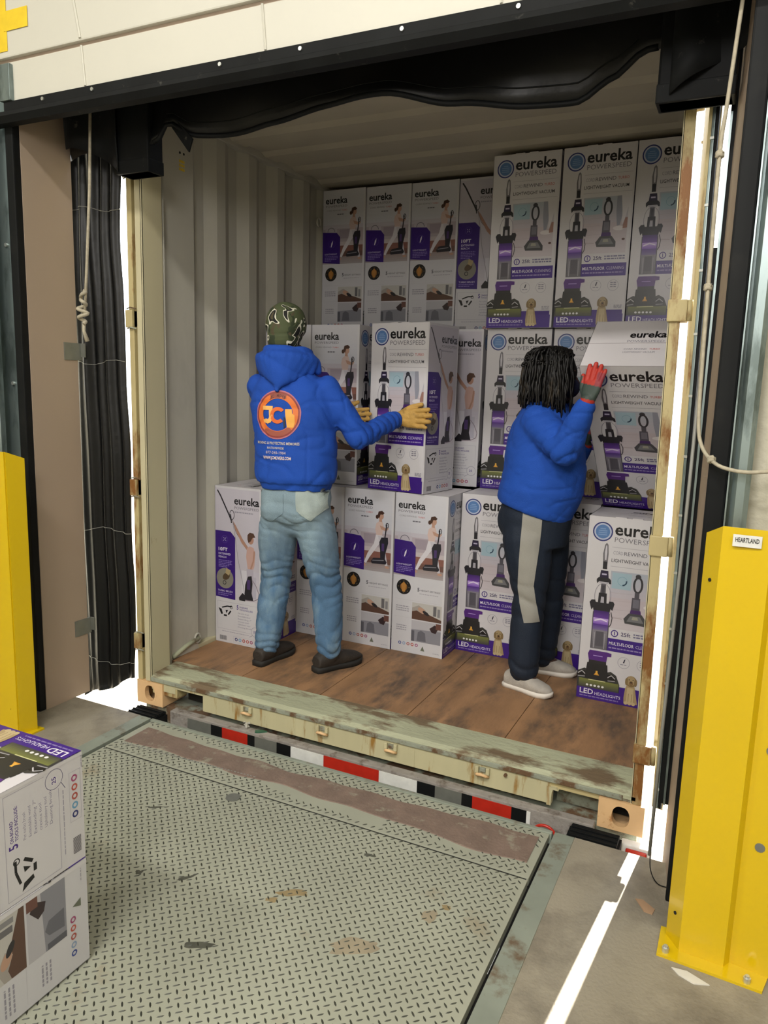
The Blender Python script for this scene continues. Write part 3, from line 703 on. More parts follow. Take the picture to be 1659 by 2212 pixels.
PUR = '#43218a'; PUR2 = '#3a1a7c'; BLK = '#15141a'; GRY = '#6f6d78'; LG = '#b9b7c2'
def tall_vacuum(a, x=24.0):
    dk = '#2a2930'; md = '#5a5760'; lt = '#9a98a0'; pu = '#5b2d86'; pl = '#8a5cc0'
    a.poly([(x - 2.6, 66), (x - 3.6, 48), (x - 1.8, 36), (x + .2, 33.5), (x + 2.2, 36), (x + 3.2, 48), (x + 2.6, 66)], '#77747a')
    a.poly([(x - .9, 56), (x - 1.6, 46), (x - .6, 38), (x + .2, 36), (x + 1.0, 38), (x + 1.6, 46), (x + 1.0, 56)], '#d5d2da')
    a.poly([(x - 2.4, 58), (x + 2.4, 58), (x + 2.8, 68), (x - 2.8, 68)], dk)
    a.poly([(x - 4.6, 70), (x + 4.6, 70), (x + 6.0, 82), (x - 6.0, 82)], '#2b2140'); a.rect(x - 3, 74, x + 3, 76, '#c9c2dd')
    a.poly([(x - 9, 85), (x - 9, 82), (x - 6.5, 79.5), (x + 6.5, 79.5), (x + 9, 82), (x + 9.4, 87), (x + 7, 87), (x + 6, 85), (x - 6, 85), (x - 8, 88)], dk)
    a.rect(x - 5.6, 85, x + 5.6, 87.4, '#bdbac4')
    a.ring(x, 104, 10.5, .7, '#9c99a4', ry=17, n=30)
    a.poly([(x - 3, 88), (x + 3, 88), (x + 3.6, 104), (x - 3.6, 104)], md); a.rect(x - 1.6, 90, x + 1.6, 103, '#45434c')
    a.poly([(x - 5.6, 118), (x - 5, 100), (x + 5, 100), (x + 5.6, 118)], dk); a.poly([(x - 2.4, 116), (x - 1.8, 105), (x + 1.8, 105), (x + 2.4, 116)], '#b8b5bf')
    a.poly([(x - 16, 114), (x - 13.5, 110.5), (x - 9, 110), (x - 8, 113), (x + 8, 113), (x + 9, 110), (x + 14, 110), (x + 15.6, 113), (x + 13.5, 122), (x + 11.2, 120), (x + 10, 126), (x - 10, 126), (x - 11, 121), (x - 13, 124), (x - 14.6, 119)], dk)
    a.grad(x - 9.6, 124, x + 9.6, 134, '#4a2a78', '#6b3fa0', 5); a.grad(x - 9.8, 134, x + 9.8, 142, '#c9a8ee', '#8d63c8', 5); a.poly([(x - 8, 137), (x, 134), (x + 8, 136.5), (x + 8, 138), (x, 136), (x - 8, 139)], '#f2e6ff')
    a.grad(x - 10, 142, x + 10, 150, '#5e3896', '#7c6aa0', 4); a.grad(x - 10.4, 150, x + 10.4, 176, '#8b8792', '#6d6a72', 8)
    a.rect(x - 10.8, 126, x - 9.6, 176, '#55525c'); a.rect(x + 9.6, 126, x + 10.8, 176, '#55525c'); a.rect(x - 5, 152, x + 5, 172, '#5d5a64'); a.rect(x - 7.4, 154, x - 6, 175, '#a5a2ab'); a.rect(x + 6, 154, x + 7, 175, '#a5a2ab')
    a.line([(x + 12, 124), (x + 14, 132), (x + 13, 140), (x + 11, 144)], 1.0, dk)
    a.rect(x - 11.5, 176, x + 11.5, 178.6, '#d9d7de')
    a.poly([(x - 11, 178.6), (x + 11, 178.6), (x + 17, 179.5), (x + 17, 184), (x + 12, 184.5), (x + 11, 194), (x - 11, 194), (x - 13, 184)], pu); a.rect(x - 6, 185, x + 6, 186, '#b79ae0')
    a.poly([(x - 11, 192), (x + 11, 192), (x + 13, 214), (x - 13, 214)], '#302f31')
    a.poly([(x - 24, 222), (x - 24, 209), (x - 16, 204.5), (x - 11, 206), (x + 12, 206), (x + 18, 204), (x + 25, 208), (x + 30, 220), (x + 30, 231), (x - 24, 231)], '#3c3c3a')
    for dx in (-19, 19):
        a.ell(x + dx, 212, 6.5, 3.2, '#1d1c1e', a=.3 if dx > 0 else -.3); a.line([(x + dx - 5, 213), (x + dx, 209), (x + dx + 5, 213)], 1.1, '#c8c6cb'); a.line([(x + dx - 5, 217), (x + dx + 5, 216)], 1.0, '#a9a7ac')
    a.poly([(x - 13, 196), (x + 13, 196), (x + 15, 218), (x - 15, 218)], '#2b2b2c')
    a.poly([(x - 3.5, 212), (x, 206.5), (x + 3.5, 212)], '#e0a03c'); a.rect(x - 1.2, 206, x + 1.2, 211, '#f0b84c')
    a.grad(x - 22, 219, x + 29, 231, '#7b8046', '#4a4a46', 6); a.line([(x - 10, 219.5), (x + 12, 219.2)], 1.0, '#d8d8a0')
    for k in range(5): a.ell(x - 11 + k * 5, 227, 1.7, 1.5, '#f2f2f2', 8)

def dog(a, x, y):
    t = '#b39d76'; l = '#cdb991'; d = '#8d7650'
    a.poly([(x - 7, y), (x - 7.5, y - 8), (x - 6.5, y - 20), (x - 4, y - 28), (x + 4, y - 28), (x + 6, y - 20), (x + 8, y - 10), (x + 10, y - 1), (x + 4, y)], t)
    a.ell(x + .2, y - 31, 6.8, 7.5, d); a.ell(x, y - 32, 5, 6.6, t); a.ell(x + .3, y - 28.5, 2.6, 3.2, '#8a6c4a'); a.ell(x + .3, y - 29.5, 1.1, .9, BLK, 10)
    a.ell(x - 2.2, y - 33, .7, .7, BLK, 8); a.ell(x + 2.5, y - 33, .7, .7, BLK, 8); a.ell(x - 5.4, y - 30, 1.8, 5, d); a.ell(x + 5.8, y - 30, 1.8, 5, d)
    a.poly([(x - 4, y - 2), (x - 4, y - 22), (x + 4, y - 22), (x + 4.5, y - 2)], l)
    for q in (-4.5, 0.3, 5): a.ell(x + q, y - .8, 2.4, 2.2, l)
    a.line([(x - 1.6, y - 3), (x - 1.8, y - 14)], .6, d); a.line([(x + 2.3, y - 3), (x + 2.5, y - 14)], .6, d)

def front_art():
    a = Art(); a.rect(0, 0, 100, 246.5, '#dedbdf')
    a.ell(18, 19.5, 12.6, 12.6, '#2c3478'); a.ell(18, 19.5, 10.9, 10.9, '#c3cbe2'); a.ell(18, 19.5, 9.0, 9.0, '#5d84bb')
    for k in range(4): a.rect(12.5 + (k == 0) * 2, 15 + k * 2.6, 23.5 - (k == 0) * 2, 16.3 + k * 2.6, '#86a5d2')
    a.text('eureka', 33, 22, 61, 15.0, BLK, .022)
    a.text('POWERSPEED', 33.5, 31.5, 60, 6.4, '#77747e', -.004)
    a.rect(31, 38, 97, 38.5, '#b3b0ba')
    a.text('CORD', 33, 47.5, 12, 4.6, '#9a98a4', 0); a.text('REWIND', 46.5, 47.5, 28, 4.8, '#6b6974', 0.004); a.text('TURBO', 77, 47.0, 15, 3.6, '#c8504a', 0)
    a.text('LIGHTWEIGHT VACUUM', 31.5, 57.5, 61, 4.5, '#2c2a33', .006)
    a.rect(31, 63, 97, 63.5, '#b3b0ba')
    # photo panel
    a.grad(32, 69, 94, 104, '#b7bcc9', '#c9c2cc', 6); a.grad(32, 104, 94, 145, '#cbbfc6', '#d6cdd4', 8)
    a.rect(34, 71, 58, 92, '#a9c3d1'); a.ring(47, 81.5, 6, .5, '#7ea9bd'); a.ring(47, 81.5, 6, 1.7, '#28445c', a0=-.2, a1=1.5)
    a.poly([(78, 69), (88, 69), (87, 92), (84, 108), (80, 109), (78, 90)], '#9b9dab'); a.poly([(84, 69), (94, 69), (94, 84), (90, 100), (87, 108), (86, 88)], '#dcd8de'); a.ell(83, 112, 8, 3, '#e8e2e4'); a.poly([(88, 108), (91, 98), (94, 98), (94, 112), (88, 113)], '#a77f74')
    for yy in (98, 108, 120, 130): a.line([(34, yy), (60, yy - 1)], .4, '#bfb3bb')
    a.ring(66.5, 84, 6.2, 2.6, '#35343b', ry=11); a.ell(66, 73, 3.4, 3.0, '#3b3a42'); a.rect(63.3, 94, 69, 101, '#55535d'); a.poly([(60.5, 101), (70.5, 101), (71, 117), (60, 117)], '#57545f'); a.rect(62, 103, 69.5, 114, '#787582'); a.poly([(60, 117), (72, 117), (73, 122), (59, 122)], '#4c2c6c')
    a.poly([(54, 136), (52, 130), (58, 122), (74, 122), (80, 130), (80, 137)], '#4b4b4f'); a.poly([(56, 133), (60, 125), (72, 125), (77, 133)], '#7c7c80'); a.poly([(63, 126), (69, 126), (70, 130), (62, 130)], '#a7a596')
    a.ell(90, 127, 2.2, 1.4, '#5b3a30'); a.line([(38, 131), (50, 131)], .7, '#a9989c')
    a.ring(42.5, 151.5, 4.6, 1.2, PUR); a.rect(42, 149, 43, 154, PUR); a.text('25ft', 50.5, 153.6, 12, 5.0, '#453a6a', .01); a.lines(66, 148.4, 28, 2, 3.4, 1.8, '#7d7a9a')
    a.rect(32.5, 158.5, 97, 176, PUR); a.text('MULTI-FLOOR', 36.5, 167.3, 31, 4.2, '#efeaf7', .012); a.text('CLEANING', 70, 167.3, 24, 4.2, '#d4cbe8', -.004); a.lines(36.5, 170.4, 56, 1, 3, 1.7, '#9f90c4')
    for cx in (57, 81): a.ring(cx, 189, 7.6, .4, '#9a98a8')
    a.poly([(56, 189), (57.5, 184.5), (59, 183.6), (57.6, 189.4)], '#2f2c40'); a.lines(53, 191, 8, 1, 2, 1, '#9a98a8'); a.lines(77, 184.6, 8, 3, 2.8, 1.2, '#8f8d9d')
    a.rect(0, 228, 100, 246.5, PUR); a.rect(46, 222.5, 96, 246.5, PUR)
    tall_vacuum(a)
    a.rect(0, 231, 54, 246.5, PUR)
    dog(a, 68, 243); a.lines(84, 216, 11, 3, 1.8, .9, '#9a98a8')
    a.text('LED', 4, 239.4, 17.5, 7.0, '#f1edf8', .016); a.text('HEADLIGHTS', 23.5, 239.4, 33, 4.2, '#e3dcf1', .004); a.lines(4, 241.8, 50, 1, 2, 1.5, '#8f7fba')
    a.rect(97.4, 0, 100, 246.5, '#d9d6da')
    return a

def woman_walk(a, x, y):
    sk = '#c39a86'; hr = '#4a3128'; wh = '#dfdbe2'
    a.ell(x + 1, y - 72, 5.6, 6.6, sk); a.poly([(x - 6, y - 72), (x - 4, y - 80), (x + 3, y - 82), (x + 8, y - 78), (x + 5, y - 75), (x, y - 75), (x - 2, y - 68)], hr); a.ell(x - 6.5, y - 70, 3.0, 3.8, hr)
    a.poly([(x - 2, y - 67), (x + 3, y - 66), (x + 4, y - 60), (x - 3, y - 60)], sk)
    a.poly([(x - 8, y - 58), (x - 3, y - 62), (x + 5, y - 61), (x + 7, y - 54), (x + 4, y - 36), (x - 7, y - 36), (x - 10, y - 48)], '#d9bfb8')
    a.poly([(x - 1, y - 55), (x + 6, y - 53), (x + 14, y - 50), (x + 16, y - 53), (x + 17, y - 50), (x + 12, y - 45), (x + 2, y - 48)], sk)
    a.poly([(x - 8, y - 37), (x + 4, y - 37), (x + 3, y - 26), (x - 6, y - 14), (x - 20, y + 6), (x - 27, y + 18), (x - 31, y + 16), (x - 24, y - 2), (x - 12, y - 20)], wh)
    a.poly([(x - 4, y - 36), (x + 6, y - 36), (x + 10, y - 16), (x + 14, y + 4), (x + 17, y + 18), (x + 12, y + 19), (x + 4, y - 4)], '#cfcbd4')
    a.ell(x - 31, y + 20, 4.4, 2.2, sk, a=.6); a.ell(x + 16, y + 21, 4.6, 2.2, sk)
    d = '#2c2a33'
    a.line([(x + 13, y - 58), (x + 11, y - 40), (x + 9, y - 26)], 2.4, d); a.ring(x + 14, y - 56, 3.2, 1.4, d, ry=5)
    a.poly([(x + 3, y - 33), (x + 16, y - 34), (x + 17, y - 24), (x + 12, y - 4), (x + 11, y + 8), (x + 2, y + 8), (x + 1, y - 10), (x - 1, y - 24)], d); a.rect(x + 4, y - 22, x + 9, y - 8, '#4f3a70')
    a.poly([(x - 17, y + 13), (x - 12, y + 6), (x + 10, y + 4), (x + 15, y + 12), (x + 13, y + 16), (x - 15, y + 17)], d); a.line([(x - 14, y + 11), (x + 9, y + 9)], 1.6, '#8b8992')

def side_walk_art():      # the narrow face with a woman walking behind the vacuum
    a = Art(); H = 100 * BH / BD
    a.rect(0, 0, 100, H, '#d9d7dc')
    a.grad(0, 0, 96, 70, '#dad9e0', '#cfd0da', 8); a.grad(0, 70, 96, 112, '#c9c4cf', '#c4b8c0', 6)
    a.rect(0, 78, 96, 104, '#b9adb6'); a.rect(6, 76, 34, 92, '#c5bec9'); a.rect(40, 80, 64, 98, '#a79ba6'); a.rect(0, 104, 96, 112, '#cbc0c4'); a.rect(0, 112, 96, 126, '#8d5f55'); a.grad(0, 126, 96, 149, '#9a8680', '#aea5a8', 6); a.rect(46, 124, 96, 134, '#74544c')
    a.ring(20, 84, 9, 1.2, '#6f6b76', a0=math.pi, a1=2 * math.pi)
    a.text('eureka', 5.5, 27, 52, 13.5, BLK, .022); a.text('POWERSPEED', 6, 34.5, 51, 4.4, '#77747e', 0); a.text('CORD REWIND', 8, 42.2, 34, 3.0, '#8a8892', 0); a.text('TURBO', 44, 42.2, 13, 2.8, '#c8504a', 0); a.lines(34, 48, 16, 1, 3, 2, '#6f6d78')
    woman_walk(a, 73, 118)
    a.poly([(0, 84), (34, 86), (42, 95), (42, 149), (0, 146)], PUR2)
    a.ring(22, 108, 8, .35, '#6a53a8'); a.poly([(19.5, 114), (21, 106), (24.5, 101), (23.8, 108), (21, 114.5)], '#efeaf7')
    a.text('LIGHTWEIGHT', 5, 130.2, 30, 3.0, '#d9d0ee', .008); a.lines(5, 132.5, 32, 4, 3.0, 1.5, '#8a78bd', (1, 1, .9, .5))
    a.rect(0, 149, 100, H, '#d5d4da')
    a.ell(21, 170, 14, 14, '#1b1a1c'); a.ell(21, 170, 7, 7, '#8a5f2e'); a.poly([(16, 166), (21, 160.5), (26, 166), (24, 179), (18, 179)], '#b9823f')
    for k in range(8): a.ell(21 + 10.4 * math.cos(k * .785), 170 + 10.4 * math.sin(k * .785), 1.2, 1.2, '#6a5a40', 8)
    a.text('5', 48, 174.5, 4, 6.5, '#35323f', .02); a.text('HEIGHT SETTINGS', 54, 173.6, 38, 3.0, '#57545f', .004); a.lines(52, 178, 36, 1, 3, 1.3, '#b1aeb9')
    a.rect(4, 193, 94, 193.3, '#c4c2ca'); a.lines(7, 205, 26, 3, 4, 1.7, '#9c99a6'); a.rect(4, 226, 94, 226.3, '#c4c2ca'); a.lines(9, 241, 20, 3, 4, 1.7, '#9c99a6')
    a.rect(39, 196, 96, 227, '#c4c1bd'); a.poly([(39, 212), (50, 206), (70, 214), (96, 222), (96, 227), (39, 227)], '#5f4439'); a.poly([(39, 206), (52, 200), (66, 208), (60, 215), (48, 210), (39, 213)], '#a9a29c'); a.ell(58, 209, 8, 4.5, '#c19a84', a=.5); a.ell(66, 213, 7, 3, '#2e2b30', a=.5); a.rect(80, 198, 86, 216, '#6e6c70'); a.rect(88, 202, 93, 217, '#8b8a8d')
    a.rect(39, 229, 96, 268, '#bdbbc2'); a.poly([(39, 246), (96, 243), (96, 268), (39, 268)], '#8f8f99'); a.poly([(52, 250), (58, 246), (66, 250), (68, 266), (50, 266)], '#6c6c76'); a.poly([(74, 240), (84, 232), (92, 236), (86, 248), (78, 246)], '#3a2c30'); a.rect(86, 229, 96, 240, '#6f4a42'); a.rect(39, 248, 45, 268, '#5f5f69')
    for k, c in enumerate(('#3a4f9a', '#8fa6c8', '#b4574e', '#c25a4e', '#a8507c')): a.ring(17 + k * 8.2, 275, 3.0, 1.4, c, 16)
    a.poly([(58, 284), (62, 275), (66, 284)], '#6f7465'); a.lines(82, 284.6, 12, 1, 2, 1, '#a5a2ad')
    a.rect(96, 0, 100, H, '#dcdadf')
    return a

def side_reach_art():     # the narrow face with a woman reaching up with the wand
    a = Art(); H = 100 * BH / BD
    a.rect(0, 0, 100, H, '#d9d7dc')
    a.grad(0, 4, 97, 206, '#cdc8d4', '#c6bfca', 16); a.grad(44, 150, 97, 207, '#c9c4d2', '#d6d0d8', 8); a.rect(58, 150, 70, 205, '#d8d5df'); a.rect(80, 160, 90, 200, '#bdb9c8')
    a.text('eureka', 42, 31, 54, 14.0, BLK, .022); a.text('POWERSPEED', 42.5, 39.5, 53, 4.6, '#77747e', 0); a.lines(43, 44, 40, 1, 3, 2.2, '#9a97a6')
    d = '#2a282e'
    a.line([(5, 8), (12, 18), (22, 36), (31, 52), (36, 62)], 2.8, d); a.ring(37, 51, 5.5, 1.2, d, ry=9); a.line([(34, 50), (36, 66)], 2.2, d)
    a.line([(38, 60), (44, 90), (50, 130), (62, 180), (66, 200)], .9, '#8c8990'); a.line([(38, 60), (46, 82), (58, 96), (66, 102)], 1.2, '#7e6a66')
    sk = '#b48a78'
    a.poly([(40, 62), (46, 70), (60, 92), (72, 106), (70, 112), (58, 100), (44, 76)], sk)
    a.ell(78, 92, 6.4, 8.4, sk); a.poly([(71, 92), (71, 84), (76, 79), (84, 80), (88, 87), (82, 88), (78, 95), (73, 98)], '#5a4034')
    a.poly([(70, 108), (76, 104), (84, 106), (88, 116), (86, 140), (78, 158), (72, 150), (68, 124)], '#c9a59c'); a.line([(86, 112), (84, 130), (78, 146)], 3.2, sk)
    a.poly([(69, 146), (84, 146), (84, 180), (80, 200), (72, 200), (70, 176)], '#b9b2c0')
    a.poly([(66, 176), (72, 160), (80, 158), (82, 172), (80, 190), (84, 204), (64, 204)], d); a.rect(70, 166, 77, 184, '#4f3a70'); a.poly([(52, 202), (60, 192), (66, 196), (66, 207), (53, 207)], d); a.line([(66, 205), (84, 204), (94, 199), (96, 190), (90, 176), (82, 166)], 1.3, '#8c7f8a')
    a.poly([(0, 82), (34, 82), (44, 92), (44, 208), (0, 206)], PUR2)
    a.ring(21, 97, 7, .4, '#6a53a8'); a.line([(18, 94), (20, 96)], .8, '#cfc6e4'); a.line([(24, 94), (22, 96)], .8, '#cfc6e4'); a.line([(18, 100), (20, 98)], .8, '#cfc6e4'); a.line([(24, 100), (22, 98)], .8, '#cfc6e4')
    a.text('10FT', 7, 119, 20, 6.2, '#efeaf7', .02); a.text('EXTENDED', 7, 126, 27, 3.6, '#d9d0ee', .012); a.text('REACH', 7, 132, 17, 3.6, '#d9d0ee', .012); a.lines(7, 136, 30, 5, 3.0, 1.4, '#8a78bd', (1, .9, 1, .8, .5))
    a.ell(21, 170, 19, 19, '#8d897f'); a.ell(24, 166, 9, 6, '#5b4a38', a=-.6); a.poly([(24, 150), (34, 154), (30, 164), (22, 160)], '#b3a07a'); a.ring(20, 178, 4, 1.3, d)
    a.text('TURBO BRUSH', 5, 195.4, 33, 3.2, '#d9d0ee', .008); a.lines(5, 197.8, 32, 2, 3.4, 1.5, '#8a78bd', (1, .7))
    a.rect(0, 208, 100, H, '#d9d7dc')
    a.poly([(6, 227), (13, 229), (16, 238), (12, 239)], BLK); a.line([(14, 226), (26, 222), (36, 222)], 2.4, BLK); a.ring(35, 223, 3.2, 1.0, BLK); a.line([(18, 240), (25, 240)], 3.2, BLK); a.line([(28, 238), (34, 230)], 3.0, BLK); a.poly([(22, 230), (28, 229), (24, 236)], BLK)
    a.text('5', 47, 225, 4.2, 8, PUR, .02); a.text('ON-BOARD', 53, 221.4, 19, 3.0, PUR, .012); a.text('TOOLS INCLUDE:', 53, 226, 30, 3.0, PUR, .012)
    for k, t in enumerate(('Pet turbo brush', 'Extendable wand', 'Extending 7"', 'crevice tool', 'Upholstery tool', 'Dusting brush')): a.text(t, 50, 233 + k * 5.2, 24 + (k % 3) * 3, 2.9, '#8683a0', -.006)
    a.ring(88, 262, 9, .5, '#6f6c8c'); a.text('25', 84, 263.6, 6, 4, PUR, .012); a.line([(82, 269), (75, 273)], .6, '#6f6c8c')
    a.line([(4, 214), (95, 214), (95, 252)], .35, '#a5a2b4'); a.line([(4, 214), (4, 266), (78, 266)], .35, '#a5a2b4'); a.lines(14, 270, 60, 1, 3, .9, '#a5a2b4')
    for k in range(12): a.rect(9 + k * 1.3, 279, 9.7 + k * 1.3, 287.5, '#4c4b52'); a.z -= 1
    a.z += 1
    for k, c in enumerate(('#333a78', '#6fa6cc', '#b4574e', '#c25a4e', '#a8507c')): a.ring(46 + k * 8.4, 282.5, 3.2, 1.5, c, 18)
    a.line([(40, 277), (86, 277), (86, 289), (40, 289), (40, 277)], .3, '#b9b7c4'); a.lines(86, 290.2, 12, 1, 2, .8, '#a5a2ad')
    a.rect(97, 0, 100, H, '#dcdadf')
    return a

def top_art():
    a = Art(); Hh = 100 * BD / BW
    a.text('eureka', 46, 32, 42, 11.5, BLK, .03); a.text('POWERSPEED', 45, 41, 42, 4.2, '#8a8894', 0)
    a.text('CORD REWIND', 44, 55, 26, 3.0, '#8a8894', 0); a.text('TURBO', 73, 55, 12, 3.0, '#c8605a', 0); a.text('LIGHTWEIGHT VACUUM', 44, 60.5, 36, 3.0, '#8a8894', 0)
    return a

FA = front_art(); SW = side_walk_art(); SR = side_reach_art(); TA = top_art()
uF = BW / 100; uD = BD / 100
me_front = FA.mesh('front_print', lambda x, y, n: (x * uF, -n, BH - y * uF))
me_back = FA.mesh('back_print', lambda x, y, n: (BW - x * uF, BD + n, BH - y * uF))
me_reach = SR.mesh('side_print_reaching', lambda x, y, n: (BW + n, x * uD, BH - y * uD))
me_walk = SW.mesh('side_print_walking', lambda x, y, n: (-n, BD - x * uD, BH - y * uD))
me_top = TA.mesh('top_print', lambda x, y, n: (x * uF, BD - y * uF * 1.0, BH + n))
gb = G().box(0, BW, 0, BD, 0, BH - .0045, bev=.0022)
bo_ = gb.build('board_body', M_board); me_body = bo_.data; bpy.data.objects.remove(bo_)
def flapmesh(y0, y1):
    o = G().box(.002, BW - .002, y0, y1, BH - .0035, BH).build('f', M_board); me = o.data; bpy.data.objects.remove(o); me.materials.append(M_kraft)
    for p in me.polygons:
        if abs(p.normal.z) < .5: p.material_index = 1
    return me
me_fl1 = flapmesh(.0015, BD / 2 - .0008); me_fl2 = flapmesh(BD / 2 + .0008, BD - .0015)
g = G()
for x0, x1 in ((.115, .165), (.19, .235)): g.box(x0, x1, -.0012, .03, BH - .0005, BH + .0035, bev=.001)
o_ = g.build('f', M_board); me_tab = o_.data; bpy.data.objects.remove(o_)
def carton(loc, rot, label, group=None, tabs=False):
    t = bpy.data.objects.new('carton', None); COL.objects.link(t); t.location = loc; t.rotation_euler = rot; t.empty_display_size = .05
    tag(t, label, 'box', group)
    for nm, me in (('board_body', me_body), ('top_flap', me_fl1), ('top_flap', me_fl2), ('panel_print', me_front), ('panel_print', me_back), ('side_print', me_reach), ('side_print', me_walk), ('top_print', me_top)):
        o = bpy.data.objects.new(nm, me); COL.objects.link(o); o.parent = t
    if tabs:
        o = bpy.data.objects.new('flap_tab', me_tab); COL.objects.link(o); o.parent = t
    return t
def box_at(kind, x, y, z, label, yaw=0.0, tabs=False):
    """kind F: printed front faces the dock; W: walking-woman side; R: reaching-woman side. x, y: front left corner"""
    if kind == 'F': return carton((x, y, z), (0, 0, yaw), label, GRP, tabs)
    if kind == 'W': return carton((x + BD, y, z), (0, 0, math.pi / 2), label, GRP, tabs)
    return carton((x, y + BW, z), (0, 0, -math.pi / 2), label, GRP, tabs)
GRP = 'vacuum cleaner cartons stacked in the container'
L0, L1, L2 = ZF + .0005, ZF + BH + .004, ZF + 2 * BH + .0075
box_at('R', .054, .551, L0, 'lowest carton at the left container wall, reaching woman on its front')
box_at('W', .3575, .908, L0, 'floor carton half hidden behind the legs of the man in jeans')
box_at('W', .664, .916, L0, 'floor carton just right of the jeans, walking woman on its front')
box_at('W', .972, .921, L0, 'floor carton directly beneath the carton held with the tan glove')
box_at('F', 1.282, 1.110, L0, 'floor carton with vacuum picture, left of the dark trousers')
box_at('F', 1.652, 1.132, L0, 'floor carton mostly hidden behind the dark trousers')
box_at('F', 2.022, .786, L0, 'front floor carton at the right, standing nearest the container sill', tabs=True)
box_at('W', .074, 1.000, L1, 'middle-row carton half hidden left of the camouflage beanie')
box_at('W', .380, 1.006, L1, 'middle-row carton right of the camouflage beanie')
box_at('F', .782, .960, L1, 'middle-row carton being held with the tan glove', yaw=-.148, tabs=True)
box_at('R', .965, 1.372, L1, 'narrow middle-row carton showing behind the one held with the glove')
box_at('F', 1.290, 1.372, L1, 'middle-row carton left of the black braided hair', tabs=True)
box_at('F', 1.660, 1.376, L1, 'middle-row carton behind the black braided hair and the tipped carton', tabs=True)
box_at('W', .054, 1.657, L2, 'top-row carton in the left ceiling corner, first of the row')
box_at('W', .360, 1.668, L2, 'top-row carton second from the left container wall')
box_at('W', .666, 1.676, L2, 'top-row carton third from the left container wall')
box_at('R', .972, 1.682, L2, 'top-row carton with the reaching woman, fourth from the left wall')
box_at('F', 1.292, 1.331, L2, 'top-row carton with large vacuum picture, first of the three on the right', tabs=True)
box_at('F', 1.662, 1.329, L2, 'top-row carton with large vacuum picture, middle of the three on the right', tabs=True)
box_at('F', 2.026, 1.327, L2, 'top-row carton with large vacuum picture, cropped by the right door post')
tc_ = carton((2.021, 1.133, L1 + .001), (.721, -.003, -.076), 'tipped carton leaning out toward the gloved hand, its white top showing', GRP)
# two cartons lying on the leveler at the lower left
def lying(loc, Mx, label):
    t = carton(loc, (0, 0, 0), label, 'cartons lying on the dock leveler'); t.rotation_euler = Mx.to_euler(); return t
# upper: back print up, bottom end away from the dock camera; local X -> world X, Z -> -Y, Y -> Z
Mu = Matrix(((1, 0, 0), (0, 0, -1), (0, 1, 0)))
lying((1.150 - BW, -1.386, BD + .0095), Mu, 'upper of the two cartons lying on the ramp, purple end band on top')
Ml = Matrix(((-1, 0, 0), (0, 0, -1), (0, -1, 0)))
lying((1.153, -1.388, BD + .0065), Ml, 'lower of the two cartons lying on the ramp, photo prints on its side')

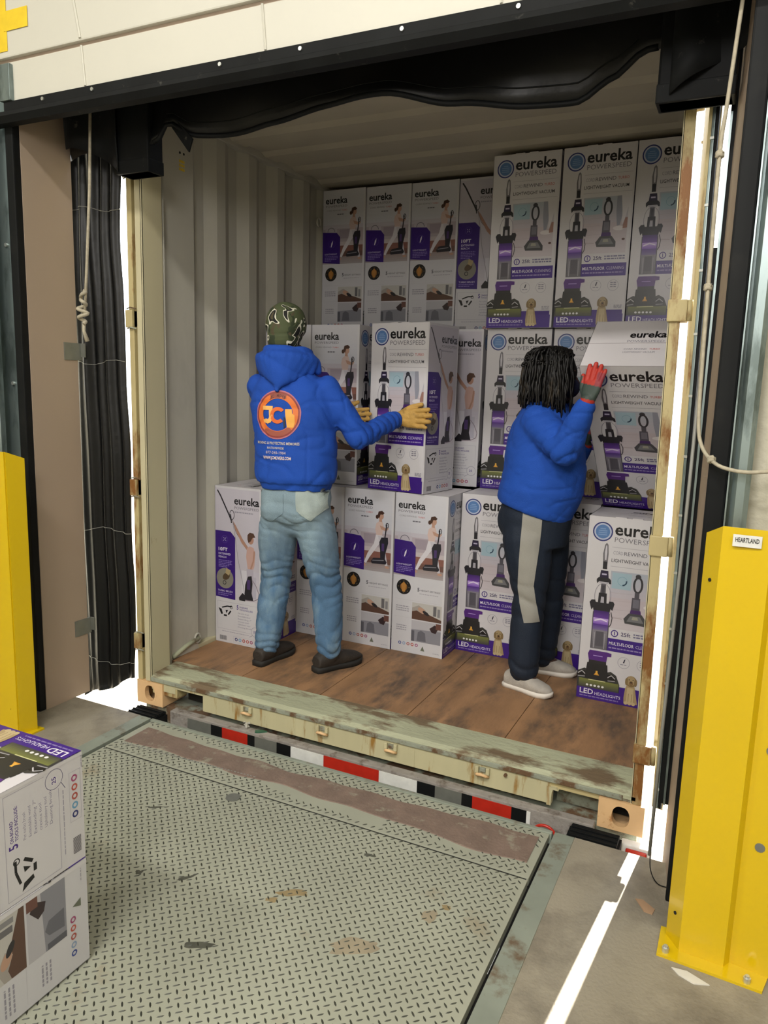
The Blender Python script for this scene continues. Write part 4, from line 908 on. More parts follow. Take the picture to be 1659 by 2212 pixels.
# ------------------------------------------------------------------ people
def ring_pts(c, a, b, n=24, e=1.0):
    out = []
    for i in range(n):
        t = 2 * math.pi * i / n; ct, st = math.cos(t), math.sin(t)
        out.append(c + a * (abs(ct) ** e) * (1 if ct > 0 else -1) + b * (abs(st) ** e) * (1 if st > 0 else -1))
    return out
class Blob(G):
    def cap(s, p, q, r1, r2=None, n=14):
        p = Vector(p); q = Vector(q); r2 = r1 if r2 is None else r2; d = (q - p)
        L = d.length or 1e-4; d = d / L if L > 1e-3 else Vector((0, 0, 1))
        pts = []; rad = []
        for t in (-.98, -.8, -.5, 0): pts.append(p + d * r1 * t); rad.append(r1 * math.sqrt(max(1e-4, 1 - t * t)))
        for t in (0, .5, .8, .98): pts.append(q + d * r2 * t); rad.append(r2 * math.sqrt(max(1e-4, 1 - t * t)))
        return s.tube(pts, rad, n)
    def chain(s, P, R, n=14):
        for i in range(len(P) - 1): s.cap(P[i], P[i + 1], R[i], R[i + 1], n)
        return s
    def ellip(s, c, a, b, d, n=16, m=10):
        c = Vector(c); a = Vector(a); b = Vector(b); d = Vector(d)
        vs_ = [c - d] ; 
        for j in range(1, m):
            ph = -math.pi / 2 + math.pi * j / m
            vs_ += [c + (a * math.cos(t) + b * math.sin(t)) * math.cos(ph) + d * math.sin(ph) for t in [2 * math.pi * i / n for i in range(n)]]
        vs_.append(c + d); k = len(vs_) - 1
        fs = [[0, 1 + (i + 1) % n, 1 + i] for i in range(n)]
        for j in range(m - 2): fs += [[1 + j * n + i, 1 + j * n + (i + 1) % n, 1 + (j + 1) * n + (i + 1) % n, 1 + (j + 1) * n + i] for i in range(n)]
        fs += [[k, 1 + (m - 2) * n + i, 1 + (m - 2) * n + (i + 1) % n] for i in range(n)]
        return s.add(vs_, fs)
    def loft(s, secs, n=28, e=.9):
        rings = [ring_pts(Vector(c), Vector(a), Vector(b), n, e) for c, a, b in secs]
        vs_ = [v for r in rings for v in r]; m = len(rings)
        fs = [[i * n + k, i * n + (k + 1) % n, (i + 1) * n + (k + 1) % n, (i + 1) * n + k] for i in range(m - 1) for k in range(n)]
        fs += [list(range(n))[::-1], [(m - 1) * n + k for k in range(n)]]
        return s.add(vs_, fs)
    def solid(s, voxel, smooth=6, fold=None, fac=.5):
        me = bpy.data.meshes.new('b'); me.from_pydata(s.v, [], s.f); me.update()
        bm = bmesh.new(); bm.from_mesh(me); bmesh.ops.recalc_face_normals(bm, faces=bm.faces); bm.to_mesh(me); bm.free()
        ob = bpy.data.objects.new('b', me); COL.objects.link(ob)
        md = ob.modifiers.new('r', 'REMESH'); md.mode = 'VOXEL'; md.voxel_size = voxel
        if smooth: sm = ob.modifiers.new('s', 'SMOOTH'); sm.iterations = smooth; sm.factor = fac
        dg = bpy.context.evaluated_depsgraph_get(); out = bpy.data.meshes.new_from_object(ob.evaluated_get(dg))
        bpy.data.objects.remove(ob); bpy.data.meshes.remove(me)
        if fold:
            N = [v.normal.copy() for v in out.vertices]
            for v, nn in zip(out.vertices, N): v.co = v.co + nn * fold(v.co, nn)
            out.update()
        out.shade_smooth()
        return out
def put(name, me, m, parent):
    me.materials.clear(); me.materials.append(m); me.name = name
    o = bpy.data.objects.new(name, me); COL.objects.link(o); o.parent = parent
    o.matrix_parent_inverse = Matrix.Translation(-Vector(parent.location))
    return o
def puts(name, g, m, parent, smooth=True):
    o = g.build(name, m, parent, smooth); o.matrix_parent_inverse = Matrix.Translation(-Vector(parent.location)); return o
V = Vector
def crease(co, sx, sy, sz, w=6.0):   # thin wandering crease lines
    return max(0.0, 1 - abs(noise.noise((co.x * sx, co.y * sy, co.z * sz))) * w) ** 1.5
def ridge(x):  # sharp crease profile 0..1
    return (1 - abs(math.sin(x))) ** 1.6
def shape_color(me, fn):
    ca = me.color_attributes.new('Col', 'FLOAT_COLOR', 'CORNER')
    d = np.empty((len(me.loops), 4), np.float32)
    vc = [(*fn(v.co), 1) for v in me.vertices]
    for i, l in enumerate(me.loops): d[i] = vc[l.vertex_index]
    ca.data.foreach_set('color', d.ravel())

def hand_blob(g, wrist, d, th, pn, curl=(.12, .2, .2), sc=1.0, spread=.0, thick=1.0, thumb_ang=.8):
    """palm, four unequal fingers and a thumb; d finger direction, th thumb side, pn the way the palm faces"""
    w = V(wrist); d = V(d).normalized(); th = V(th).normalized(); pn = V(pn).normalized()
    at = lambda a, b, c: w + (d * a + th * b + pn * c) * sc
    g.loft([(at(-.01, 0, 0), th * .027 * sc, pn * .020 * sc * thick), (at(.02, .0, 0), th * .033 * sc, pn * .020 * sc * thick), (at(.055, .0, 0), th * .042 * sc, pn * .017 * sc * thick), (at(.088, -.001, .0), th * .042 * sc, pn * .014 * sc * thick), (at(.098, -.002, .0), th * .036 * sc, pn * .010 * sc * thick)], 20, .85)
    for off, L_, r_, sp in ((.032, .070, .0100, .10), (.0108, .080, .0104, .03), (-.0108, .074, .0100, -.04), (-.0315, .058, .0090, -.12)):
        p = at(.084, off, 0); dd = (d + th * (sp * (1 + spread))).normalized(); pts = [p]; rr = [r_ * 1.1 * sc]; ang = 0
        for seg, cu in zip((.45, .32, .25), curl):
            ang += cu; q = pts[-1] + (dd * math.cos(ang) + pn * math.sin(ang)) * L_ * seg * sc; pts.append(q); rr.append(rr[-1] * .94)
        g.chain(pts, [x * thick for x in rr], 10)
    p = at(.022, .024, .004); a1 = (th * math.sin(thumb_ang) + d * math.cos(thumb_ang) + pn * .15).normalized(); a2 = (th * math.sin(thumb_ang * .55) + d * math.cos(thumb_ang * .55) + pn * .2).normalized()
    g.chain([p, p + a1 * .042 * sc, p + a1 * .042 * sc + a2 * .032 * sc, p + a1 * .042 * sc + a2 * .056 * sc], [.0145 * sc * thick, .0125 * sc * thick, .0115 * sc * thick, .0095 * sc * thick], 10)
    return g

def head_blob(g, c, f, r, neck_to, nr=.052, up=V((0, 0, 1))):
    c = V(c)
    g.ellip(c + up * .018 - f * .008, r * .074, f * .094, up * .095, 18, 12)
    g.ellip(c + f * .022 - up * .050, r * .056, f * .066, up * .066, 16, 10)
    g.ellip(c + f * .048 - up * .090, r * .030, f * .034, up * .026, 12, 8)          # chin
    g.chain([c + f * .088 + up * .012, c + f * .104 - up * .018, c + f * .108 - up * .030], [.008, .011, .013], 8)   # nose
    g.chain([c + f * .090 - up * .056 - r * .016, c + f * .096 - up * .055, c + f * .090 - up * .056 + r * .016], [.006, .008, .006], 8)
    g.chain([c + f * .086 - up * .066 - r * .014, c + f * .093 - up * .067, c + f * .086 - up * .066 + r * .014], [.006, .008, .006], 8)
    g.chain([c + f * .080 + up * .028 - r * .045, c + f * .088 + up * .034, c + f * .080 + up * .028 + r * .045], [.009, .010, .009], 8)  # brow
    for s in (-1, 1):
        g.ellip(c + r * (.077 * s) - up * .012 - f * .008, r * .010, f * .020, up * .032, 10, 8)
        g.ellip(c + r * .042 * s + f * .062 - up * .030, r * .020, f * .020, up * .020, 10, 8)
    g.cap(c - up * .07 - f * .02, neck_to, nr, nr * 1.08, 16)
def eyes(parent, c, f, r, up=V((0, 0, 1))):
    for s in (-1, 1):
        b = Blob().ellip(V(c) + f * .076 + r * .031 * s + up * .006, r * .0125, f * .0125, up * .0125, 12, 8); puts('eye', b, M_eye, parent)
        b = Blob().ellip(V(c) + f * .086 + r * .031 * s + up * .006, r * .0055, f * .0035, up * .0055, 10, 6); puts('iris', b, M_black, parent)
M_skin = mat('dark_skin', '#3b2820', .5, var=.08, scale=12)
M_skin2 = mat('brown_skin', '#4a3228', .5, var=.08, scale=12)
M_eye = mat('eye_white', '#d8d4cc', .3)
M_hood = mat('royal_blue_fleece', '#0f47a8', .85, var=.07, scale=7, bump=.25, bscale=220)
M_sweat = mat('royal_blue_sweatshirt', '#1049a9', .85, var=.07, scale=7, bump=.25, bscale=220)
M_jean = mat('washed_denim', '#4a6a8a', .85, var=.16, scale=9, col2='#7d97a8', mask=(.48, .74), mscale=5, bump=.4, bscale=260, stretch=(1.4, 1.4, .6))
M_pocket = mat('faded_denim', '#a3b0ae', .85, var=.08, scale=12, bump=.3, bscale=260)
M_navy = mat('navy_track_cloth', '#0e1c2e', .75, var=.15, scale=6, bump=.2, bscale=150)
M_stripe = mat('grey_panel_cloth', '#95938c', .8, var=.05, scale=8, bump=.15, bscale=200)
M_tan = mat('tan_leather', '#b8914a', .7, var=.16, scale=14, col2='#8f6f35', mask=(.55, .7), mscale=22, bump=.3, bscale=120)
M_boot = mat('brown_boot_leather', '#2b2520', .7, var=.2, scale=18, bump=.3, bscale=90)
M_bootsole = mat('boot_sole', '#201f1d', .8, var=.15)
M_knit = mat('grey_knit', '#a9a39b', .8, var=.08, scale=40, bump=.4, bscale=220)
M_pink = mat('salmon_knit', '#c98a78', .8, var=.08, scale=30, bump=.3, bscale=200)
M_sole = mat('white_sole', '#d8d2ca', .6, var=.05)
M_hair = mat('black_braids', '#0c0a09', .5, var=.4, scale=20, col2='#3a2f20', mask=(.56, .68), mscale=9, stretch=(1.3, 1.3, .5), spec=.35)
M_mask = mat('navy_mask', '#0b1030', .8, var=.1)
def fade_top(m, z0, z1, col):      # denim washed paler over seat and thighs
    nt = m.node_tree; N = nt.nodes; L = nt.links; b = N['Principled BSDF']; src = b.inputs['Base Color'].links[0].from_socket
    tc = N.new('ShaderNodeTexCoord'); sp = N.new('ShaderNodeSeparateXYZ'); L.new(tc.outputs['Object'], sp.inputs[0])
    mr = N.new('ShaderNodeMapRange'); mr.inputs['From Min'].default_value = z0; mr.inputs['From Max'].default_value = z1; mr.inputs['To Max'].default_value = .75; L.new(sp.outputs['Z'], mr.inputs['Value'])
    mx = N.new('ShaderNodeMixRGB'); mx.inputs[2].default_value = (*hx(col), 1); L.new(mr.outputs[0], mx.inputs[0]); L.new(src, mx.inputs[1]); L.new(mx.outputs[0], b.inputs['Base Color'])
fade_top(M_jean, .62, 1.0, '#8fa3ab')
def camo_mat():
    m = bpy.data.materials.new('camouflage_fleece'); m.use_nodes = True; nt = m.node_tree; N = nt.nodes; L = nt.links; b = N['Principled BSDF']; b.inputs['Roughness'].default_value = .8
    tc = N.new('ShaderNodeTexCoord')
    def nz(sc, off, lo, hi, w=.25):
        mp = N.new('ShaderNodeMapping'); mp.inputs['Location'].default_value = off; L.new(tc.outputs['Object'], mp.inputs[0])
        n = N.new('ShaderNodeTexNoise'); n.inputs['Scale'].default_value = sc; n.inputs['Detail'].default_value = 1.0; n.inputs['Distortion'].default_value = .6; L.new(mp.outputs[0], n.inputs['Vector'])
        r = N.new('ShaderNodeValToRGB'); r.color_ramp.interpolation = 'CONSTANT'; r.color_ramp.elements[0].position = 0; r.color_ramp.elements[0].color = (0, 0, 0, 1)
        e = r.color_ramp.elements.new(lo); e.color = (1, 1, 1, 1); r.color_ramp.elements[-1].position = hi; r.color_ramp.elements[-1].color = (0, 0, 0, 1)
        L.new(n.outputs[0], r.inputs[0]); return r.outputs[0]
    cur = None
    base = (*hx('#454d30'), 1)
    for mask_, col in ((nz(17, (0, 0, 0), .55, .99), '#2c3620'), (nz(16, (5, 2, 1), .57, .99), '#4c4430'), (nz(12, (2, 7, 3), .53, .562), '#cfcdbb'), (nz(12, (2, 7, 3), .562, .63), '#0c0d0b')):
        mx = N.new('ShaderNodeMixRGB'); L.new(mask_, mx.inputs[0])
        if cur is None: mx.inputs[1].default_value = base
        else: L.new(cur, mx.inputs[1])
        mx.inputs[2].default_value = (*hx(col), 1); cur = mx.outputs[0]
    L.new(cur, b.inputs['Base Color']); return m
M_camo = camo_mat()

def drape(name, A, org, rx, up, raydir, bvh, parent, m, cell=.012, lift=.002):
    """lay a flat drawing onto cloth: subdivide it, then push each corner onto the surface"""
    bm = bmesh.new(); lay = bm.loops.layers.float_color.new('Col')
    for f, c in zip(A.f, A.c):
        vv = [bm.verts.new((A.v[i][0], -A.v[i][1], A.v[i][2] * 1e-4)) for i in f]
        fc = bm.faces.new(vv)
        for l in fc.loops: l[lay] = (*c, 1)
    bmesh.ops.triangulate(bm, faces=bm.faces[:])
    for _ in range(4):
        ed = [e for e in bm.edges if e.calc_length() * A.unit > cell]
        if not ed: break
        bmesh.ops.subdivide_edges(bm, edges=ed, cuts=1); bmesh.ops.triangulate(bm, faces=[f for f in bm.faces if len(f.verts) > 3])
    rd = V(raydir).normalized()
    for v in bm.verts:
        q = V(org) + V(rx) * v.co.x * A.unit + V(up) * v.co.y * A.unit; lz = v.co.z
        hit, nn, idx, dist = bvh.ray_cast(q - rd * .4, rd, .9)
        v.co = (hit + nn * (lift + lz)) if hit else q
    me = bpy.data.meshes.new(name); bm.to_mesh(me); bm.free(); me.materials.append(m); me.shade_smooth()
    o = bpy.data.objects.new(name, me); COL.objects.link(o); o.parent = parent; o.matrix_parent_inverse = Matrix.Translation(-V(parent.location)); return o
def bvh_of(me): return BVHTree.FromPolygons([v.co.copy() for v in me.vertices], [tuple(p.vertices) for p in me.polygons])

def foot(parent, heel, toe, z, up_mat, sole_mat, L, w, h_ank, ank, collar_mat=None, name='shoe', sole_h=.024):
    heel = V((*heel, z)); toe = V((*toe, z)); d = (toe - heel).normalized(); toe = heel + d * L; s = V((d.y, -d.x, 0)); u = V((0, 0, 1))
    sh_ = empty(name, heel); sh_.parent = parent; sh_.matrix_parent_inverse = Matrix.Translation(-V(parent.location)); sh_.location = heel
    out = [(-.01, .0), (0, .26), (.08, .33), (.25, .33), (.42, .35), (.62, .46), (.76, .48), (.90, .38), (.98, .18), (1.0, 0)]
    P = [(t * L, x * w) for t, x in out] + [(t * L, -x * w * .95) for t, x in out[-2:0:-1]]
    g = Blob(); k = len(P)
    def pt(q, zz, sc=1.0, dz=0): return heel + d * q[0] + s * (q[1] * sc) + u * (zz + (.012 * max(0, (q[0] / L - .82) / .18) ** 2))
    vs_ = [pt(q, .0, .97) for q in P] + [pt(q, sole_h * .6, 1.04) for q in P] + [pt(q, sole_h, 1.0) for q in P]
    g.add(vs_, [[i, (i + 1) % k, k + (i + 1) % k, k + i] for i in range(k)] + [[k + i, k + (i + 1) % k, 2 * k + (i + 1) % k, 2 * k + i] for i in range(k)] + [list(range(k))[::-1], [2 * k + i for i in range(k)]])
    so = g.build('sole', sole_mat, sh_, True); so.matrix_parent_inverse = Matrix.Translation(-heel)
    b = Blob(); z1 = sole_h
    secs = [(.02, .30, .030, .035), (.12, .35, .036, .052), (.25, .36, .036, .060), (.40, .37, .034, .052), (.58, .44, .028, .040), (.75, .46, .022, .030), (.88, .38, .018, .022), (.97, .2, .010, .012)]
    b.loft([(heel + d * (t * L) + u * (z1 + zc * .75), s * (ww * w), (u * zh * .9)) for t, ww, zc, zh in secs], 20, .9)
    b.cap(heel + d * (.16 * L) + u * (z1 + .03), V(ank), w * .36, h_ank, 14)
    me = b.solid(.006, 5); bm = bmesh.new(); bm.from_mesh(me)
    bmesh.ops.bisect_plane(bm, geom=bm.verts[:] + bm.edges[:] + bm.faces[:], plane_co=heel + u * (z1 - .006), plane_no=(0, 0, -1), clear_outer=True); bm.to_mesh(me); bm.free()
    me.materials.append(up_mat); me.shade_smooth(); up = bpy.data.objects.new('upper', me); COL.objects.link(up); up.parent = sh_; up.matrix_parent_inverse = Matrix.Translation(-heel)
    lc = G()
    for i in range(4):
        t = .36 + i * .07; zz = z1 + .082 - i * .011
        q = G().tube([heel + d * t * L + s * .022 + u * (zz - .006), heel + d * (t + .01) * L + u * (zz + .004), heel + d * t * L - s * .022 + u * (zz - .006)], .0028, 6)
        lc.add(q.v, q.f)
    la = lc.build('laces', collar_mat or up_mat, sh_, True); la.matrix_parent_inverse = Matrix.Translation(-heel)
    return sh_

# ---- the man, seen from behind
man = empty('person', (.63, .46, ZF)); tag(man, 'person in blue logo hoodie, camouflage beanie and light jeans holding a carton with tan gloves', 'person')
f = V((-.22, .975, 0)).normalized(); r = V((.975, .22, 0)).normalized(); u = V((0, 0, 1)); bk = -f
hd = V((.545, .495, 1.846))
shL = V((.412, .432, 1.565)); shR = V((.790, .512, 1.565)); elL = V((.385, .640, 1.37)); elR = V((.925, .570, 1.335)); wrL = V((.640, .860, 1.415)); wrR = V((.985, .882, 1.424))
knL = V((.506, .478, .60)); knR = V((.772, .520, .615)); anL = V((.497, .415, .235)); anR = V((.822, .495, .245)); hipL = V((.545, .445, .97)); hipR = V((.712, .488, .97))
b = Blob(); head_blob(b, hd, f, r, V((.585, .465, 1.62)), .056)
b.loft([(V((.628, .466, .95)), r * .15, f * .10), (V((.62, .467, 1.15)), r * .14, f * .10), (V((.60, .468, 1.4)), r * .17, f * .11), (V((.595, .468, 1.57)), r * .17, f * .09), (V((.588, .466, 1.62)), r * .08, f * .07)])
b.chain([shL, elL, wrL], [.05, .042, .030]).chain([shR, elR, wrR], [.05, .042, .030])
hand_blob(b, wrR, (.985, -.13, .03), (0, 0, 1), (.148, .989, 0), (.05, .05, .05), .96, thick=.8); hand_blob(b, wrL, (.86, .45, .05), (0, 0, 1), (.6, -.75, 0), (.2, .2, .2), .96, thick=.8)
b.chain([hipL, knL, anL], [.075, .052, .040]).chain([hipR, knR, anR], [.075, .052, .040])
b.cap(anL, V((.488, .52, .185)), .034, .028).cap(anR, V((.862, .59, .185)), .034, .028)
put('body', b.solid(.010, 3), M_skin, man); eyes(man, hd, f, r)
# hoodie
def fold_hoodie(co, nn):
    x, y, z = co
    n1 = noise.noise((x * 5, y * 5, z * 3.0)) * .006 + noise.noise((x * 13 + 3, y * 13, z * 8)) * .004
    tr = (co - V((.61, .47, 1.3))).dot(r)
    side = max(0, min(1, (abs(tr) - .08) / .12))
    n1 -= .007 * ridge(8 * z * 2.2 + 9 * tr + 3 * noise.noise((x * 4, y * 4, z * 4))) * side * (.35 if z > 1.5 else 1)
    n1 -= .006 * crease(co, 5, 5, 7) + .004 * crease(co + V((9, 0, 0)), 8, 8, 6)
    n1 -= .001 * ridge(z * 18 - 9 * abs(tr) + 2.5 * noise.noise((x * 5, y * 5, z * 5))) * (z < 1.34)
    if z < 1.18: n1 += .004 * (1 - abs(z - 1.13) / .05 if abs(z - 1.13) < .05 else 0) - .007 * (z < 1.105)
    arm = max(0, min(1, (co - V((.86, .55, 1.4))).dot(V((.7, .7, 0))) / .06))
    if arm: n1 -= .008 * arm * ridge((co - elR).dot((wrR - elR).normalized()) * 62 + 3 * noise.noise((x * 9, y * 9, z * 9)))
    return n1
b = Blob()
b.loft([(V((.630, .463, 1.062)), r * .183, f * .140), (V((.630, .463, 1.095)), r * .190, f * .148), (V((.630, .464, 1.125)), r * .203, f * .158), (V((.626, .465, 1.22)), r * .212, f * .158), (V((.616, .467, 1.36)), r * .214, f * .152), (V((.602, .468, 1.48)), r * .222, f * .150), (V((.600, .468, 1.56)), r * .205, f * .132), (V((.596, .467, 1.625)), r * .145, f * .105), (V((.588, .466, 1.675)), r * .095, f * .088)], 32, .92)
b.chain([shL + r * .012, elL, wrL - (wrL - elL).normalized() * .005], [.068, .064, .047]).chain([shR - r * .018, elR, wrR - (wrR - elR).normalized() * .045], [.070, .067, .050])
b.cap(wrR - (wrR - elR).normalized() * .07, wrR - (wrR - elR).normalized() * .030, .052, .042)
hm = b.solid(.0075, 16, fold_hoodie); hoodie = put('hoodie', hm, M_hood, man); hb = bvh_of(hm)
# hood: rolled rim round the neck and the pouch hanging to a point on the back
b = Blob(); hc = V((.578, .462, 1.735)); rim = []
for i in range(21):
    t = -2.35 + 4.7 * i / 20
    rim.append(hc + r * (.108 * math.sin(t)) + bk * (.100 * math.cos(t)) + u * (.012 * math.cos(t)))
b.chain(rim, [.026] * 21, 10)
tip = V((.606, .330, 1.560))
for i in range(3, 18):
    t = -2.35 + 4.7 * i / 20; a = rim[i] - u * .035 + (rim[i] - hc).normalized() * .022
    k = abs(i - 10) / 7
    e = tip.lerp(hc + (rim[i] - hc) * 1.38 - u * .085, k ** 1.05)
    b.cap(a, e, .034, .022, 10)
def fold_hood(co, nn): return .006 * noise.noise(co * 13) - .009 * ridge((co.z - 1.56) * 26 + (co - tip).dot(r) * 14)
hoodme = b.solid(.007, 5, fold_hood); put('hood', hoodme, M_hood, man)
# print on the back
A = Art(); A.unit = .00116
A.ring(0, 0, 100, 5, '#b06a7a', 44); A.ring(0, 0, 95, 7, '#8a3a34', 44); A.ring(0, 0, 88, 22, '#d9702c', 44)
A.ring(0, 0, 88, 20, '#8c4a3c', 16, -2.0, -1.15); A.ring(0, 0, 88, 20, '#9c5344', 24, .75, 2.3)
for i, ch in enumerate('JC MOVE'):
    if ch == ' ': continue
    t = -2.02 + i * .145; A.text(ch, 77 * math.cos(t) - 5, 77 * math.sin(t) + 5, 9, 12, '#5a231c', .01)
A.poly([(-66, -34), (-22, -34), (-22, 22), (-28, 32), (-42, 38), (-62, 32), (-68, 22), (-52, 16), (-42, 20), (-38, 14), (-38, -18), (-66, -18)], '#e8b060')
A.ring(2, 2, 34, 15, '#d9682c', 26, .75, 5.55)
A.poly([(32, -24), (60, -24), (64, -6), (74, 0), (76, 30), (72, 50), (44, 50), (40, 24), (36, 4)], '#e8a848'); A.poly([(30, 6), (36, 14), (38, 46), (32, 56), (28, 34)], '#14203c')
A.text('MOVING & PROTECTING MEMORIES', -92, 122, 190, 11, '#c2bcb6', .02); A.text('NATIONWIDE', -42, 141, 76, 9, '#b9b4b4', .02)
A.text('877-240-1984', -48, 161, 90, 11, '#a9a4c0', .02); A.text('WWW.JCMOVERS.COM', -62, 183, 128, 12, '#d4c4c4', .03)
drape('printed_emblem', A, (.612, .32, 1.437), r, u, f, hb, man, M_ink2)
# jeans
def fold_jean(co, nn):
    x, y, z = co; n1 = noise.noise((x * 8, y * 8, z * 5)) * .004 - .007 * ridge(z * 13 + 16 * x + 3 * noise.noise((x * 5, y * 5, z * 5)))
    leg = knL if x < .64 else knR
    k = math.exp(-((z - leg.z) / .12) ** 2) + 1.1 * math.exp(-((z - .24) / .10) ** 2) + .7 * math.exp(-((z - .90) / .06) ** 2)
    ang = math.atan2((co - leg).y, (co - leg).x)
    n1 -= .010 * k * ridge(z * 62 + 2.6 * math.sin(ang * 1 + z * 9) + 3.2 * noise.noise((x * 8, y * 8, z * 8)))
    return n1
b = Blob()
b.loft([(V((.63, .465, 1.10)), r * .165, f * .118), (V((.63, .465, 1.03)), r * .180, f * .130), (V((.63, .463, .95)), r * .182, f * .130), (V((.63, .463, .90)), r * .160, f * .105)], 30)
b.cap(V((.60, .455, .905)), V((.665, .47, .905)), .085)
b.ellip(V((.560, .415, .97)), r * .095, f * .10, u * .105).ellip(V((.715, .452, .97)), r * .095, f * .10, u * .105)
b.chain([hipL + V((-.005, 0, -.06)), V((.520, .462, .80)), knL, V((.498, .448, .42)), anL + V((-.002, -.004, .012))], [.104, .103, .084, .077, .068])
b.chain([hipR + V((.008, 0, -.06)), V((.742, .500, .80)), knR, V((.800, .515, .43)), anR + V((-.002, -.004, .012))], [.104, .103, .086, .079, .069])
jm = b.solid(.0075, 14, fold_jean); put('jeans', jm, M_jean, man); jb = bvh_of(jm)
A = Art(); A.unit = .01; A.poly([(-7.0, -7.4), (6.4, -7.8), (6.6, 2.5), (.6, 8.0), (-6.4, 3.6)], '#a8b3ae')
drape('seat_pocket', A, (.768, .35, 1.010), r, u, f, jb, man, M_pocket, .02, .0035)
A = Art(); A.unit = .01; A.poly([(-6.8, -6), (6.8, -6.4), (7, 3), (0, 8), (-6.6, 3)], '#a8b3ae')
drape('seat_pocket', A, (.575, .30, .99), r, u, f, jb, man, M_jean, .02, .003)
# beanie
b = Blob(); hc2 = hd + u * .018 - f * .006
b.ellip(hc2 + u * .008, r * .100, f * .115, u * .108, 22, 14); b.loft([(hc2 - u * .115 - f * .030, r * .066, f * .070), (hc2 - u * .085 - f * .030, r * .076, f * .084), (hc2 - u * .05 - f * .018, r * .086, f * .100), (hc2 + u * .02, r * .092, f * .110)])
def fold_b(co, nn):
    h = co.z - hc2.z; k = -.004 * math.exp(-((h + .045) / .010) ** 2) + .002 * noise.noise(co * 20)
    if h < -.03: k -= .002 * ridge(h * 190 + 2 * noise.noise(co * 14))
    return k
bm_ = b.solid(.006, 4, fold_b); put('beanie', bm_, M_camo, man)
# gloves
b = Blob(); hand_blob(b, wrR, (.985, -.13, .03), (0, 0, 1), (.148, .989, 0), (.05, .06, .05), 1.16, thick=1.12, thumb_ang=.55); b.cap(wrR - (wrR - elR).normalized() * .035, wrR, .038, .032)
put('glove', b.solid(.0034, 2, lambda co, nn: .0016 * noise.noise(co * 60)), M_tan, man)
b = Blob(); hand_blob(b, wrL, (.86, .45, .05), (0, 0, 1), (.6, -.75, 0), (.2, .2, .2), 1.04, thick=1.12); b.cap(wrL - (wrL - elL).normalized() * .03, wrL, .036, .032)
put('glove', b.solid(.004, 2), M_tan, man)
foot(man, (.484, .335), (.508, .66), ZF, M_boot, M_bootsole, .300, .118, .050, (.497, .412, .215), M_bootsole, 'boot', .028)
foot(man, (.785, .412), (.905, .690), ZF, M_boot, M_bootsole, .300, .118, .050, (.822, .492, .220), M_bootsole, 'boot', .028)

# ---- the woman, seen from her right side
wo = empty('person', (1.78, .84, ZF)); tag(wo, 'person in plain blue sweatshirt with black braids, navy mask and grey-striped navy trousers', 'person')
f = V((.935, .355, 0)).normalized(); r = V((.355, -.935, 0)).normalized(); bk = -f
hd = V((1.812, .805, 1.655))
shN = V((1.800, .680, 1.445)); shF = V((1.845, .955, 1.455)); elN = V((1.928, .590, 1.335)); elF = V((1.850, 1.060, 1.23)); wrN = V((2.026, .520, 1.545)); wrF = V((1.930, 1.03, 1.33))
hipN = V((1.735, .745, .95)); hipF = V((1.800, .905, .93)); knN = V((1.775, .742, .61)); knF = V((1.815, .955, .575)); anN = V((1.765, .738, .235)); anF = V((1.795, 1.005, .225))
b = Blob(); head_blob(b, hd, f, r, V((1.795, .815, 1.50)), .050)
b.loft([(V((1.75, .82, .95)), r * .15, f * .13), (V((1.785, .82, 1.15)), r * .15, f * .15), (V((1.785, .82, 1.35)), r * .15, f * .13), (V((1.785, .82, 1.47)), r * .14, f * .08), (V((1.79, .815, 1.52)), r * .07, f * .05)])
b.chain([shN, elN, wrN], [.052, .045, .029]).chain([shF, elF, wrF], [.052, .045, .029])
hand_blob(b, wrN, (.20, .02, .98), (-.93, .30, .1), (.30, .95, 0), (.02, .04, .04), .88, thick=.8); hand_blob(b, wrF, (.25, -.2, .95), (-.3, .9, 0), (.95, .3, 0), (.1, .1, .1), .88, thick=.8)
b.chain([hipN, knN, anN], [.09, .06, .045]).chain([hipF, knF, anF], [.09, .06, .045]).cap(anN, V((1.83, .72, .19)), .036, .03).cap(anF, V((1.87, 1.02, .19)), .036, .03)
put('body', b.solid(.010, 3), M_skin2, wo); eyes(wo, hd, f, r)
def fold_sw(co, nn):
    x, y, z = co; n1 = noise.noise((x * 5, y * 5, z * 5)) * .006 + .004 * noise.noise(co * 13)
    near = max(0, min(1, (.80 - y) / .1))
    tf = (co - V((1.785, .82, 1.2))).dot(f)
    n1 = n1 * .6 - .004 * crease(co, 4, 4, 10) - .0025 * crease(co + V((3, 0, 0)), 9, 9, 9)
    if z < 1.42 and y > .66: n1 -= .002 * ridge(z * 30 + tf * 13 + 2.4 * noise.noise((x * 4, y * 4, z * 4))) * (1 if tf < .06 else .4)
    if y < .69 and z > 1.28:
        q = (co - elN).length; n1 -= .011 * math.exp(-(q / .15) ** 2) * ridge((co - elN).dot((shN - elN).normalized()) * 46 + (co - elN).dot(V((0, 0, 1))) * 20 + noise.noise(co * 10))
    return n1
b = Blob()
b.loft([(V((1.748, .82, 1.010)), r * .190, f * .172 - u * .050), (V((1.752, .82, 1.035)), r * .196, f * .180 - u * .045), (V((1.778, .82, 1.12)), r * .205, f * .198 - u * .02), (V((1.788, .82, 1.22)), r * .205, f * .196), (V((1.786, .82, 1.34)), r * .198, f * .182), (V((1.782, .82, 1.43)), r * .195, f * .158), (V((1.778, .82, 1.50)), r * .160, f * .115), (V((1.786, .818, 1.545)), r * .095, f * .078)], 32, .95)
b.chain([shN + V((-.02, .01, 0)), elN, wrN - (wrN - elN).normalized() * .030], [.084, .076, .050]).cap(wrN - (wrN - elN).normalized() * .07, wrN - (wrN - elN).normalized() * .028, .050, .045)
